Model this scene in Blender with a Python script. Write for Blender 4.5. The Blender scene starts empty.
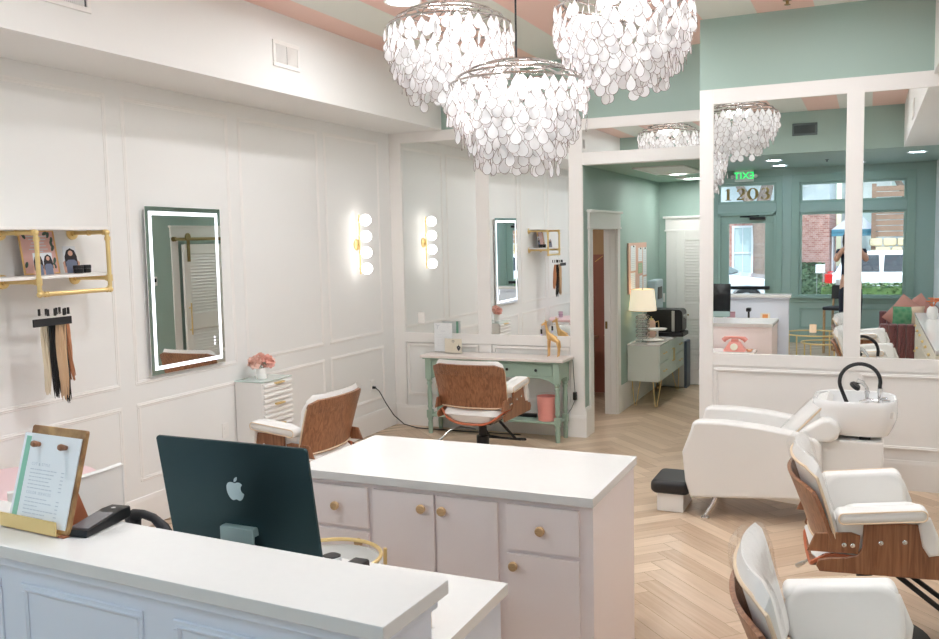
SKY, SUN, EXPO = 0.40, 1.8, 0.36
import bpy, bmesh, math, random
from mathutils import Vector, Matrix, Euler, noise
random.seed(7)
R = math.radians
PI = math.pi
COL = bpy.context.scene.collection
SC = bpy.context.scene

# ------------------------------------------------------------------ mesh building
class MB:
    def __init__(self):
        self.bm = bmesh.new()
    def _add(self, tmp, M=None, mi=0):
        vm = {}
        for v in tmp.verts:
            co = v.co if M is None else M @ v.co
            vm[v] = self.bm.verts.new(co)
        for f in tmp.faces:
            try:
                nf = self.bm.faces.new([vm[v] for v in f.verts]); nf.material_index = mi; nf.smooth = True
            except ValueError:
                pass
        tmp.free()
        return self
    def box(self, x0, x1, y0, y1, z0, z1, bev=0.0, seg=2, M=None, mi=0):
        t = bmesh.new()
        v = [t.verts.new((x, y, z)) for x in (x0, x1) for y in (y0, y1) for z in (z0, z1)]
        for q in ((0, 1, 3, 2), (4, 6, 7, 5), (0, 4, 5, 1), (2, 3, 7, 6), (0, 2, 6, 4), (1, 5, 7, 3)):
            t.faces.new([v[i] for i in q])
        bmesh.ops.recalc_face_normals(t, faces=t.faces)
        if bev > 0:
            b = min(bev, 0.49 * min(abs(x1 - x0), abs(y1 - y0), abs(z1 - z0)))
            bmesh.ops.bevel(t, geom=list(t.edges), offset=b, segments=seg, profile=0.5, affect='EDGES')
        return self._add(t, M, mi)
    def prism(self, pts, axis, a, b, bev=0.0, seg=2, M=None, mi=0):
        # pts: 2d outline; axis 0 -> (y,z), 1 -> (x,z), 2 -> (x,y)
        t = bmesh.new()
        def P(p, w):
            if axis == 0: return (w, p[0], p[1])
            if axis == 1: return (p[0], w, p[1])
            return (p[0], p[1], w)
        A = [t.verts.new(P(p, a)) for p in pts]; B = [t.verts.new(P(p, b)) for p in pts]
        n = len(pts)
        t.faces.new(A); t.faces.new(B[::-1])
        for i in range(n):
            j = (i + 1) % n
            t.faces.new((A[i], B[i], B[j], A[j]))
        bmesh.ops.recalc_face_normals(t, faces=t.faces)
        if bev > 0:
            es = [e for e in t.edges if len({v in A for v in e.verts}) == 1]
            bmesh.ops.bevel(t, geom=es, offset=bev, segments=seg, profile=0.5, affect='EDGES')
        return self._add(t, M, mi)
    def loft(self, rings, close=True, cap=True, M=None, mi=0):
        t = bmesh.new()
        vs = [[t.verts.new(p) for p in r] for r in rings]
        n = len(rings[0])
        for a, b in zip(vs[:-1], vs[1:]):
            for i in range(n if close else n - 1):
                j = (i + 1) % n
                t.faces.new((a[i], a[j], b[j], b[i]))
        if cap and close:
            t.faces.new(vs[0][::-1]); t.faces.new(vs[-1])
        if close and cap: bmesh.ops.recalc_face_normals(t, faces=t.faces)
        return self._add(t, M, mi)
    def lathe(self, prof, seg=24, M=None, mi=0, sx=1.0, sy=1.0):
        rings = [[Vector((r * math.cos(2 * PI * k / seg) * sx, r * math.sin(2 * PI * k / seg) * sy, z)) for k in range(seg)] for r, z in prof]
        if prof[0][0] > 0.005 and prof[-1][0] > 0.005:      # ring-shaped profile: close it on itself
            return self.loft(rings + [rings[0]], True, False, M, mi)
        return self.loft(rings, True, True, M, mi)
    def cyl(self, p0, p1, r0, r1=None, seg=16, mi=0):
        r1 = r0 if r1 is None else r1
        return self.tube([p0, p1], [r0, r1], seg, mi=mi)
    def tube(self, pts, r, seg=8, closed=False, mi=0, flat=1.0):
        pts = [Vector(p) for p in pts]
        n = len(pts)
        rr = r if isinstance(r, (list, tuple)) else [r] * n
        tang = []
        for i in range(n):
            if closed: d = pts[(i + 1) % n] - pts[i - 1]
            elif i == 0: d = pts[1] - pts[0]
            elif i == n - 1: d = pts[-1] - pts[-2]
            else: d = (pts[i + 1] - pts[i]).normalized() + (pts[i] - pts[i - 1]).normalized()
            tang.append(d.normalized() if d.length > 1e-9 else Vector((0, 0, 1)))
        t0 = tang[0]
        up = Vector((0, 0, 1)) if abs(t0.z) < 0.9 else Vector((1, 0, 0))
        u = t0.cross(up).normalized()
        rings = []
        for i in range(n):
            t = tang[i]
            u = (u - t * u.dot(t)).normalized()
            w = t.cross(u)
            rings.append([pts[i] + (u * math.cos(2 * PI * k / seg) + w * math.sin(2 * PI * k / seg) * flat) * rr[i] for k in range(seg)])
        if closed:
            rings.append(rings[0]); return self.loft(rings, True, False, None, mi)
        return self.loft(rings, True, True, None, mi)
    def sphere(self, c, r, seg=16, rings=10, M=None, mi=0, s=(1, 1, 1)):
        t = bmesh.new()
        bmesh.ops.create_uvsphere(t, u_segments=seg, v_segments=rings, radius=r)
        T = Matrix.Translation(c) @ Matrix.Diagonal((s[0], s[1], s[2], 1))
        return self._add(t, T if M is None else M @ T, mi)
    def grid(self, fn, nu, nv, M=None, mi=0):
        t = bmesh.new()
        vs = [[t.verts.new(fn(i / nu, j / nv)) for j in range(nv + 1)] for i in range(nu + 1)]
        for i in range(nu):
            for j in range(nv):
                try: t.faces.new((vs[i][j], vs[i + 1][j], vs[i + 1][j + 1], vs[i][j + 1]))
                except ValueError: pass
        return self._add(t, M, mi)
    def slab(self, fa, fb, nu, nv, M=None, mi=0):
        # closed patch between two parametric surfaces
        t = bmesh.new()
        A = [[t.verts.new(fa(i / nu, j / nv)) for j in range(nv + 1)] for i in range(nu + 1)]
        B = [[t.verts.new(fb(i / nu, j / nv)) for j in range(nv + 1)] for i in range(nu + 1)]
        for i in range(nu):
            for j in range(nv):
                t.faces.new((A[i][j], A[i + 1][j], A[i + 1][j + 1], A[i][j + 1]))
                t.faces.new((B[i][j + 1], B[i + 1][j + 1], B[i + 1][j], B[i][j]))
        for i in range(nu):
            t.faces.new((A[i + 1][0], A[i][0], B[i][0], B[i + 1][0])); t.faces.new((A[i][nv], A[i + 1][nv], B[i + 1][nv], B[i][nv]))
        for j in range(nv):
            t.faces.new((A[0][j], A[0][j + 1], B[0][j + 1], B[0][j])); t.faces.new((A[nu][j + 1], A[nu][j], B[nu][j], B[nu][j + 1]))
        bmesh.ops.recalc_face_normals(t, faces=t.faces)
        return self._add(t, M, mi)
    def frame(self, axis, w, a0, a1, b0, b1, width, depth, bev=0.003, mi=0):
        """rectangular moulding ring on plane axis=w; depth signed outwards; (a,b) the two plane coordinates"""
        def bx(p0, p1, q0, q1):
            lo, hi = min(w, w + depth), max(w, w + depth)
            if axis == 0: self.box(lo, hi, p0, p1, q0, q1, bev, 1, mi=mi)
            else: self.box(p0, p1, lo, hi, q0, q1, bev, 1, mi=mi)
        bx(a0, a1, b1 - width, b1); bx(a0, a1, b0, b0 + width)
        bx(a0, a0 + width, b0 + width, b1 - width); bx(a1 - width, a1, b0 + width, b1 - width)
        return self
    def text(self, s, size, M, depth=0.001, mi=0, align='CENTER', spacing=1.0):
        cu = bpy.data.curves.new('t', 'FONT'); cu.body = s; cu.size = size; cu.extrude = depth; cu.align_x = align; cu.align_y = 'CENTER'
        cu.space_character = spacing; cu.resolution_u = 3
        o = bpy.data.objects.new('t', cu); COL.objects.link(o)
        dg = bpy.context.evaluated_depsgraph_get()
        me = bpy.data.meshes.new_from_object(o.evaluated_get(dg))
        t = bmesh.new(); t.from_mesh(me)
        bpy.data.objects.remove(o); bpy.data.curves.remove(cu); bpy.data.meshes.remove(me)
        self._add(t, M, mi)
        return self

def rrect(x0, x1, y0, y1, r, seg=4):
    out = []
    for cx, cy, a in ((x1 - r, y1 - r, 0), (x0 + r, y1 - r, 90), (x0 + r, y0 + r, 180), (x1 - r, y0 + r, 270)):
        for k in range(seg + 1):
            t = R(a + 90 * k / seg); out.append((cx + r * math.cos(t), cy + r * math.sin(t)))
    return out

def build(name, mb, mats, parent=None, angle=38, smooth=True):
    me = bpy.data.meshes.new(name)
    mb.bm.normal_update()
    mb.bm.to_mesh(me); mb.bm.free()
    for m in (mats if isinstance(mats, (list, tuple)) else [mats]): me.materials.append(m)
    if smooth: me.set_sharp_from_angle(angle=R(angle))
    else:
        for p in me.polygons: p.use_smooth = False
    o = bpy.data.objects.new(name, me); COL.objects.link(o)
    if smooth:
        wn = o.modifiers.new('face weighted normals', 'WEIGHTED_NORMAL'); wn.weight = 80; wn.keep_sharp = True
    if parent is not None: o.parent = parent
    return o
def tag(o, label, cat, group=None, kind=None):
    o['label'] = label; o['category'] = cat
    if group: o['group'] = group
    if kind: o['kind'] = kind
    return o
def thing(name, label, cat, loc=(0, 0, 0), rz=0, group=None):
    o = bpy.data.objects.new(name, None); COL.objects.link(o); o.empty_display_size = 0.05
    o.location = loc; o.rotation_euler = (0, 0, rz)
    return tag(o, label, cat, group)
def solo(name, label, cat, mb, mats, group=None, loc=None, rot=None, **k):
    o = build(name, mb, mats, **k)
    if loc is not None: o.location = loc
    if rot is not None: o.rotation_euler = rot
    return tag(o, label, cat, group)
def struct(name, mb, mats, parent=None, **k):
    o = build(name, mb, mats, parent, **k)
    if parent is None: o['kind'] = 'structure'
    return o
def dup(root, loc, rz, label, group=None):
    r = root.copy(); COL.objects.link(r); r.location = loc; r.rotation_euler = (0, 0, rz); r['label'] = label
    if group: r['group'] = group
    for ch in list(root.children):
        c = ch.copy(); COL.objects.link(c); c.parent = r
        for g in ch.children:
            d = g.copy(); COL.objects.link(d); d.parent = c
    return r
def skin_mesh(verts, edges, radii, sub=2):
    """a smooth limb surface grown round a skeleton; returns a MB"""
    me = bpy.data.meshes.new('sk'); me.from_pydata([Vector(v) for v in verts], edges, [])
    o = bpy.data.objects.new('sk', me); COL.objects.link(o)
    m = o.modifiers.new('s', 'SKIN'); m.use_smooth_shade = True
    for i, r in enumerate(radii):
        me.skin_vertices[0].data[i].radius = (r, r) if not isinstance(r, tuple) else r
    me.skin_vertices[0].data[0].use_root = True
    o.modifiers.new('u', 'SUBSURF').levels = sub
    dg = bpy.context.evaluated_depsgraph_get(); dg.update()
    em = bpy.data.meshes.new_from_object(o.evaluated_get(dg))
    mb = MB(); mb.bm.from_mesh(em)
    for f in mb.bm.faces: f.smooth = True
    bpy.data.objects.remove(o); bpy.data.meshes.remove(me); bpy.data.meshes.remove(em)
    return mb

# ------------------------------------------------------------------ materials
def srgb(r, g, b):
    f = lambda c: (c / 255 / 12.92) if c / 255 <= 0.04045 else ((c / 255 + 0.055) / 1.055) ** 2.4
    return (f(r), f(g), f(b), 1)
def mat(name, col, rough=0.5, metal=0.0, spec=0.5, bump=0.0, bscale=60, var=0.0, vscale=4, trans=0.0, coat=0.0, emis=None, estr=0, sheen=0.0, ior=1.45):
    m = bpy.data.materials.new(name); m.use_nodes = True
    nt = m.node_tree; b = nt.nodes['Principled BSDF']
    b.inputs['Base Color'].default_value = col; b.inputs['Roughness'].default_value = rough; b.inputs['Metallic'].default_value = metal
    b.inputs['Specular IOR Level'].default_value = spec; b.inputs['Coat Weight'].default_value = coat; b.inputs['IOR'].default_value = ior
    b.inputs['Transmission Weight'].default_value = trans; b.inputs['Sheen Weight'].default_value = sheen
    tc = nt.nodes.new('ShaderNodeTexCoord')
    if var > 0:
        n = nt.nodes.new('ShaderNodeTexNoise'); n.inputs['Scale'].default_value = vscale; n.inputs['Detail'].default_value = 4
        nt.links.new(tc.outputs['Object'], n.inputs['Vector'])
        mx = nt.nodes.new('ShaderNodeMix'); mx.data_type = 'RGBA'
        mx.inputs[6].default_value = tuple(c * (1 - var) for c in col[:3]) + (1,); mx.inputs[7].default_value = tuple(min(1, c * (1 + var)) for c in col[:3]) + (1,)
        nt.links.new(n.outputs['Fac'], mx.inputs[0]); nt.links.new(mx.outputs[2], b.inputs['Base Color'])
    if bump > 0:
        n2 = nt.nodes.new('ShaderNodeTexNoise'); n2.inputs['Scale'].default_value = bscale; n2.inputs['Detail'].default_value = 3
        nt.links.new(tc.outputs['Object'], n2.inputs['Vector'])
        bp = nt.nodes.new('ShaderNodeBump'); bp.inputs['Strength'].default_value = bump; bp.inputs['Distance'].default_value = 0.004
        nt.links.new(n2.outputs['Fac'], bp.inputs['Height']); nt.links.new(bp.outputs['Normal'], b.inputs['Normal'])
    if emis:
        b.inputs['Emission Color'].default_value = emis; b.inputs['Emission Strength'].default_value = estr
    return m
def wood(name, c1, c2, scale=(1, 1, 1), rough=0.4, band=6.0, dist=4.0, coat=0.0):
    m = bpy.data.materials.new(name); m.use_nodes = True
    nt = m.node_tree; b = nt.nodes['Principled BSDF']; b.inputs['Roughness'].default_value = rough; b.inputs['Coat Weight'].default_value = coat
    tc = nt.nodes.new('ShaderNodeTexCoord'); mp = nt.nodes.new('ShaderNodeMapping'); mp.inputs['Scale'].default_value = scale
    n = nt.nodes.new('ShaderNodeTexNoise'); n.inputs['Scale'].default_value = band; n.inputs['Detail'].default_value = 6; n.inputs['Distortion'].default_value = dist
    cr = nt.nodes.new('ShaderNodeValToRGB'); cr.color_ramp.elements[0].position = 0.35; cr.color_ramp.elements[1].position = 0.68
    cr.color_ramp.elements[0].color = c1; cr.color_ramp.elements[1].color = c2
    nt.links.new(tc.outputs['Object'], mp.inputs['Vector']); nt.links.new(mp.outputs['Vector'], n.inputs['Vector'])
    nt.links.new(n.outputs['Fac'], cr.inputs['Fac']); nt.links.new(cr.outputs['Color'], b.inputs['Base Color'])
    return m
def emit(name, col, strength):
    m = bpy.data.materials.new(name); m.use_nodes = True
    nt = m.node_tree; nt.nodes.clear()
    o = nt.nodes.new('ShaderNodeOutputMaterial'); e = nt.nodes.new('ShaderNodeEmission'); e.inputs[0].default_value = col; e.inputs[1].default_value = strength
    nt.links.new(e.outputs[0], o.inputs[0])
    return m
def thin_glass(name, tint=(0.95, 0.98, 0.97, 1), refl=0.08, rough=0.0, bump=0.0, fres=0.5):
    m = bpy.data.materials.new(name); m.use_nodes = True
    nt = m.node_tree; nt.nodes.clear()
    o = nt.nodes.new('ShaderNodeOutputMaterial'); t = nt.nodes.new('ShaderNodeBsdfTransparent'); t.inputs[0].default_value = tint
    g = nt.nodes.new('ShaderNodeBsdfGlossy'); g.inputs['Roughness'].default_value = rough
    mx = nt.nodes.new('ShaderNodeMixShader')
    lw = nt.nodes.new('ShaderNodeLayerWeight'); lw.inputs[0].default_value = 0.25
    ma = nt.nodes.new('ShaderNodeMath'); ma.operation = 'MULTIPLY_ADD'; ma.inputs[1].default_value = fres; ma.inputs[2].default_value = refl
    nt.links.new(lw.outputs['Fresnel'], ma.inputs[0]); nt.links.new(ma.outputs[0], mx.inputs[0])
    nt.links.new(t.outputs[0], mx.inputs[1]); nt.links.new(g.outputs[0], mx.inputs[2]); nt.links.new(mx.outputs[0], o.inputs[0])
    if bump > 0:
        tc = nt.nodes.new('ShaderNodeTexCoord'); n2 = nt.nodes.new('ShaderNodeTexNoise'); n2.inputs['Scale'].default_value = 14; n2.inputs['Detail'].default_value = 3; n2.inputs['Distortion'].default_value = 1.5
        nt.links.new(tc.outputs['Object'], n2.inputs['Vector'])
        bp = nt.nodes.new('ShaderNodeBump'); bp.inputs['Strength'].default_value = bump; bp.inputs['Distance'].default_value = 0.03
        nt.links.new(n2.outputs['Fac'], bp.inputs['Height']); nt.links.new(bp.outputs['Normal'], g.inputs['Normal'])
    return m
def translucent(name, col, fac=0.5, rough=0.35, gl=0.08):
    m = bpy.data.materials.new(name); m.use_nodes = True
    nt = m.node_tree; nt.nodes.clear()
    o = nt.nodes.new('ShaderNodeOutputMaterial'); d = nt.nodes.new('ShaderNodeBsdfDiffuse'); t = nt.nodes.new('ShaderNodeBsdfTranslucent'); g = nt.nodes.new('ShaderNodeBsdfGlossy')
    d.inputs[0].default_value = col; t.inputs[0].default_value = col; g.inputs['Roughness'].default_value = rough
    a = nt.nodes.new('ShaderNodeMixShader'); a.inputs[0].default_value = fac; c = nt.nodes.new('ShaderNodeMixShader'); c.inputs[0].default_value = gl
    nt.links.new(d.outputs[0], a.inputs[1]); nt.links.new(t.outputs[0], a.inputs[2]); nt.links.new(a.outputs[0], c.inputs[1]); nt.links.new(g.outputs[0], c.inputs[2]); nt.links.new(c.outputs[0], o.inputs[0])
    return m

M = {}
M['white'] = mat('wall white paint', srgb(238, 237, 235), 0.5, bump=0.04, bscale=180)
M['trim'] = mat('trim white paint', srgb(242, 239, 236), 0.35)
M['green'] = mat('sage green paint', (0.355, 0.475, 0.425, 1), 0.5, bump=0.04, bscale=180)
M['greentrim'] = mat('sage green gloss paint', (0.315, 0.44, 0.375, 1), 0.32)
M['hallceil'] = mat('green bounce on hall ceiling', (0.36, 0.50, 0.42, 1), 0.6)  # green bounce from the hall walls put into the ceiling colour
M['counter'] = mat('white quartz worktop', srgb(229, 226, 223), 0.2, coat=0.15, var=0.02, vscale=30)
M['blush'] = mat('blush cabinet paint', srgb(249, 237, 235), 0.38)
M['deskwhite'] = mat('counter front white paint', srgb(228, 232, 242), 0.4)
M['woodknob'] = wood('pale wood knob', srgb(186, 150, 108), srgb(214, 178, 134), (1, 12, 12), 0.5, 8)
M['walnut'] = wood('walnut veneer', srgb(126, 82, 56), srgb(168, 116, 82), (14, 14, 0.9), 0.38, 3.0, 1.5, 0.15)
M['walnutedge'] = mat('walnut ply edge', srgb(196, 112, 78), 0.45)
M['leather'] = mat('white leatherette', srgb(238, 236, 233), 0.42, bump=0.03, bscale=220)
M['piping'] = mat('tan piping', srgb(226, 204, 176), 0.5)
M['plastic_film'] = thin_glass('clear plastic cover', (0.995, 0.995, 0.995, 1), 0.03, 0.12, 0.3, 0.18)
M['black'] = mat('black plastic', (0.012, 0.012, 0.013, 1), 0.35)
M['blackmat'] = mat('black rubber', (0.02, 0.02, 0.022, 1), 0.6)
M['blackcush'] = mat('black vinyl cushion', (0.022, 0.021, 0.022, 1), 0.5, bump=0.05, bscale=150)
M['chrome'] = mat('chrome', (0.75, 0.75, 0.76, 1), 0.14, 1.0)
M['steel'] = mat('brushed steel', (0.55, 0.55, 0.54, 1), 0.3, 1.0)
M['brass'] = mat('brushed brass pipe', srgb(238, 210, 148), 0.32, 0.55)
M['oldbrass'] = mat('dull antique brass', srgb(150, 128, 88), 0.4, 0.9)
M['mirror'] = mat('mirror silver', (0.90, 0.925, 0.915, 1), 0.0, 1.0)
M['glass'] = thin_glass('window glass', (0.93, 0.97, 0.97, 1), 0.03)
M['acrylic'] = thin_glass('clear acrylic', (0.995, 0.997, 0.995, 1), 0.015, 0.02, 0.0, 0.15)
M['capiz'] = translucent('capiz shell', (0.90, 0.90, 0.91, 1), 0.5, 0.3, 0.05)
M['capizrim'] = mat('bronze shell rim', srgb(120, 98, 88), 0.4, 0.5)
M['bronze'] = mat('chandelier nickel', (0.45, 0.42, 0.40, 1), 0.22, 1.0)
M['bulb'] = emit('chandelier bulb glow', (1.0, 0.97, 0.97, 1), 52)
M['downlight'] = emit('recessed lamp glow', (0.955, 0.98, 1.0, 1), 150)
M['halldown'] = emit('hall lamp glow', (1.0, 0.985, 0.97, 1), 70)
M['cooldown'] = emit('cool lamp glow', (0.68, 0.83, 1.0, 1), 46)  # blue tint stands in for window daylight on the reception front
M['globe'] = emit('sconce globe glow', (1.0, 0.97, 0.93, 1), 4)
M['led'] = emit('mirror light band glow', (0.93, 0.93, 1.0, 1), 2)
M['sagefurn'] = mat('sage furniture paint', srgb(158, 180, 164), 0.42)
M['whitewash'] = mat('pale tabletop', srgb(236, 226, 220), 0.3)
M['pink'] = mat('salmon pink plastic', srgb(238, 160, 150), 0.4)
M['pinkpale'] = mat('pale pink lacquer', srgb(240, 205, 208), 0.3)
M['gold'] = mat('gold paint', srgb(232, 188, 126), 0.4, 0.45)
M['paper'] = mat('white paper', srgb(247, 248, 250), 0.6)
M['cream'] = mat('cream card', srgb(240, 230, 212), 0.6)
M['ink'] = mat('grey ink', srgb(212, 215, 222), 0.6)
M['darkink'] = mat('dark ink', srgb(60, 56, 70), 0.6)
M['mint'] = mat('mint paper stripe', srgb(150, 205, 180), 0.6)
M['screen'] = mat('dark screen glass', (0.01, 0.012, 0.014, 1), 0.08)
M['imac'] = mat('dark teal aluminium', srgb(52, 74, 78), 0.32, 0.75)
M['imaclogo'] = mat('pale logo', srgb(205, 228, 232), 0.25, 0.3)
M['imacstand'] = mat('silver green aluminium', srgb(180, 204, 202), 0.28, 0.5)
M['silver'] = mat('silver plastic', srgb(205, 208, 210), 0.3, 0.3)
M['board'] = wood('striped acacia wood', srgb(140, 96, 58), srgb(204, 164, 112), (1, 1, 1), 0.45, 14, 0.3)
M['red_edge'] = mat('warm wood edge', srgb(176, 108, 76), 0.5)
M['lampshade'] = mat('lit linen lampshade', srgb(248, 238, 220), 0.8, emis=srgb(255, 238, 208), estr=0.42)
M['crystal'] = thin_glass('crystal glass', (0.95, 0.97, 0.96, 1), 0.22, 0.05)
M['cork'] = mat('pink pinboard', srgb(226, 186, 168), 0.8, var=0.08, vscale=40)
M['maroon'] = mat('maroon velvet', srgb(128, 78, 76), 0.75, sheen=0.5)
M['rose'] = mat('dusty rose velvet', srgb(204, 148, 136), 0.8, sheen=0.4)
M['candle'] = mat('lit candle jar', srgb(240, 225, 205), 0.4, emis=srgb(255, 190, 130), estr=0.25)
M['flame'] = emit('candle flame glow', srgb(255, 170, 90), 5)
M['exitw'] = mat('exit sign housing', srgb(225, 228, 224), 0.4)
M['exitg'] = emit('green exit letters glow', srgb(40, 230, 110), 1.6)
M['vent'] = mat('dark vent louvre', srgb(96, 108, 108), 0.5)
M['ventdark'] = mat('vent shadow', srgb(70, 70, 72), 0.7)
M['digit'] = mat('gold leaf digits', srgb(150, 128, 72), 0.35, 0.2)
# ------------------------------------------------------------------ THE SETTING
XL, XR, Y1, Y2, YF, XP, XQ, YB = -4.565, 0.98, 8.21, 7.3125, -2.0, -2.484, -1.24, 11.6
ZC, ZS = 3.62, 3.05

def plank_floor():
    """herringbone floor of single planks, each with its own tone and grain direction"""
    bm = bmesh.new()
    uvl = bm.loops.layers.uv.new('grain'); cl = bm.loops.layers.float_color.new('tone')
    W, L, g = 0.125, 0.75, 0.0012
    X0, X1, Ya, Yb = XL - 0.2, XR + 0.15, YF - 0.1, YB + 0.15
    ca, sa = math.cos(R(45)), math.sin(R(45))
    rng = random.Random(3)
    def plank(cx, cy, along):
        # rectangle centred (cx,cy) in herringbone frame, then turned 45 degrees
        hl, hw = (L / 2 - g, W / 2 - g)
        dx, dy = (hl, hw) if along == 0 else (hw, hl)
        pts = [(cx - dx, cy - dy), (cx + dx, cy - dy), (cx + dx, cy + dy), (cx - dx, cy + dy)]
        q = [(x * ca - y * sa + ox, x * sa + y * ca + oy) for x, y in pts]
        if max(p[0] for p in q) < X0 or min(p[0] for p in q) > X1 or max(p[1] for p in q) < Ya or min(p[1] for p in q) > Yb: return
        q = [(min(max(x, X0), X1), min(max(y, Ya), Yb)) for x, y in q]
        if abs(sum(q[i][0] * q[(i + 1) % 4][1] - q[(i + 1) % 4][0] * q[i][1] for i in range(4))) < 1e-5: return
        f = bm.faces.new([bm.verts.new((x, y, 0)) for x, y in q])
        t = rng.random(); off = rng.random() * 40
        uv = [(-dx, -dy), (dx, -dy), (dx, dy), (-dx, dy)] if along == 0 else [(-dy, dx), (-dy, -dx), (dy, -dx), (dy, dx)]
        for lp, u in zip(f.loops, uv):
            lp[uvl].uv = (u[0] + off, u[1] + off * 1.7); lp[cl] = (t, t, t, 1)
    ox, oy = -1.6, 4.0
    n = int(L / W)
    for r in range(-30, 31):
        for k in range(-120, 121):
            a = k * W + r * 2 * L
            plank(a + L / 2, k * W + W / 2, 0)
            plank(a + L + W / 2, k * W - L / 2 + W, 1)
    me = bpy.data.meshes.new('floor'); bm.to_mesh(me); bm.free()
    m = bpy.data.materials.new('oak herringbone'); m.use_nodes = True
    nt = m.node_tree; b = nt.nodes['Principled BSDF']; b.inputs['Roughness'].default_value = 0.32; b.inputs['Specular IOR Level'].default_value = 0.4
    uv = nt.nodes.new('ShaderNodeUVMap'); uv.uv_map = 'grain'
    mp = nt.nodes.new('ShaderNodeMapping'); mp.inputs['Scale'].default_value = (2.2, 38, 1)
    n1 = nt.nodes.new('ShaderNodeTexNoise'); n1.inputs['Scale'].default_value = 1.0; n1.inputs['Detail'].default_value = 6; n1.inputs['Distortion'].default_value = 0.6
    at = nt.nodes.new('ShaderNodeAttribute'); at.attribute_name = 'tone'
    ad = nt.nodes.new('ShaderNodeMath'); ad.operation = 'MULTIPLY_ADD'; ad.inputs[1].default_value = 0.55
    ml = nt.nodes.new('ShaderNodeMath'); ml.operation = 'MULTIPLY'; ml.inputs[1].default_value = 0.45
    cr = nt.nodes.new('ShaderNodeValToRGB')
    cr.color_ramp.elements[0].color = srgb(186, 158, 131); cr.color_ramp.elements[1].color = srgb(222, 199, 174)
    cr.color_ramp.elements[0].position = 0.2; cr.color_ramp.elements[1].position = 0.8
    nt.links.new(uv.outputs[0], mp.inputs[0]); nt.links.new(mp.outputs[0], n1.inputs['Vector'])
    nt.links.new(at.outputs['Fac'], ml.inputs[0]); nt.links.new(n1.outputs['Fac'], ad.inputs[0]); nt.links.new(ml.outputs[0], ad.inputs[2])
    nt.links.new(ad.outputs[0], cr.inputs[0]); nt.links.new(cr.outputs[0], b.inputs['Base Color'])
    me.materials.append(m)
    o = bpy.data.objects.new('floor', me); COL.objects.link(o); o['kind'] = 'structure'
    return o
plank_floor()
struct('floor_slab', MB().box(XL - 0.2, XR + 0.2, YF - 0.1, YB + 0.2, -0.2, -0.004), M['oldbrass'])

# main ceiling, pink and white stripes running into the room
def stripes():
    m = bpy.data.materials.new('striped ceiling paint'); m.use_nodes = True
    nt = m.node_tree; b = nt.nodes['Principled BSDF']; b.inputs['Roughness'].default_value = 0.6
    tc = nt.nodes.new('ShaderNodeTexCoord'); sp = nt.nodes.new('ShaderNodeSeparateXYZ')
    a = nt.nodes.new('ShaderNodeMath'); a.operation = 'ADD'; a.inputs[1].default_value = 1.63 + 0.818 * 20
    d = nt.nodes.new('ShaderNodeMath'); d.operation = 'DIVIDE'; d.inputs[1].default_value = 0.818
    f = nt.nodes.new('ShaderNodeMath'); f.operation = 'FRACT'
    l = nt.nodes.new('ShaderNodeMath'); l.operation = 'LESS_THAN'; l.inputs[1].default_value = 0.5
    mx = nt.nodes.new('ShaderNodeMix'); mx.data_type = 'RGBA'; mx.inputs[6].default_value = srgb(228, 230, 222); mx.inputs[7].default_value = srgb(240, 205, 193)
    nt.links.new(tc.outputs['Object'], sp.inputs[0]); nt.links.new(sp.outputs['X'], a.inputs[0]); nt.links.new(a.outputs[0], d.inputs[0]); nt.links.new(d.outputs[0], f.inputs[0])
    nt.links.new(f.outputs[0], l.inputs[0]); nt.links.new(l.outputs[0], mx.inputs[0]); nt.links.new(mx.outputs[2], b.inputs['Base Color'])
    return m
struct('ceiling', MB().box(XL - 0.2, XR + 0.2, 1.0, Y1 + 0.2, ZC, ZC + 0.25), stripes())
struct('ceiling_front', MB().box(XL - 0.2, XR + 0.2, YF - 0.2, 1.15, ZS, ZC + 0.25), M['green'])
struct('ceiling_hall', MB().box(-4.7, -1.0, Y1 + 0.13, YB + 0.2, 2.62, 2.8), M['hallceil'])
struct('soffit_left', MB().box(XL - 0.1, -3.95, 1.15, Y1 + 0.1, ZS, ZC + 0.1), M['white'])
struct('soffit_right', MB().box(0.40, XR + 0.1, 1.15, Y2 + 0.1, ZS, ZC + 0.1), M['white'])

# left wall with picture-frame panelling
struct('wall_left', MB().box(XL - 0.15, XL, YF - 0.2, Y1 + 0.2, 0, ZC), M['white'])
mb = MB()
for a0, a1 in ((-1.9, -0.2), (-0.06, 0.95), (0.98, 2.03), (2.16, 3.23), (3.36, 4.42), (4.55, 5.64), (5.76, 6.88), (6.98, 7.98)):
    mb.frame(0, XL - 0.002, a0, a1, 0.995, 2.95, 0.034, 0.007); mb.frame(0, XL - 0.002, a0 + 0.012, a1 - 0.012, 1.007, 2.938, 0.010, 0.010)
    mb.frame(0, XL - 0.002, a0, a1, 0.32, 0.87, 0.034, 0.007); mb.frame(0, XL - 0.002, a0 + 0.012, a1 - 0.012, 0.332, 0.858, 0.010, 0.010)
struct('trim_1', mb, M['trim'])
def base_prof(h=0.215, t=0.016): return [(0, 0), (t, 0), (t, h - 0.035), (t * 0.7, h - 0.02), (t * 0.55, h), (0, h)]
mb = MB(); mb.prism([(XL + p[0] - 0.001, p[1]) for p in base_prof()], 1, YF, Y1 + 0.01)
struct('baseboard_left', mb, M['trim'])
# right wall
struct('wall_right', MB().box(XR, XR + 0.15, YF - 0.2, Y2 + 0.2, 0, ZC), M['white'])
mb = MB()
for k in range(5):
    a0 = 1.3 + k * 1.2
    mb.frame(0, XR + 0.002, a0, a0 + 1.06, 0.995, 2.95, 0.032, -0.014); mb.frame(0, XR + 0.002, a0, a0 + 1.06, 0.32, 0.87, 0.032, -0.014)
struct('trim_2', mb, M['trim'])
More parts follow.
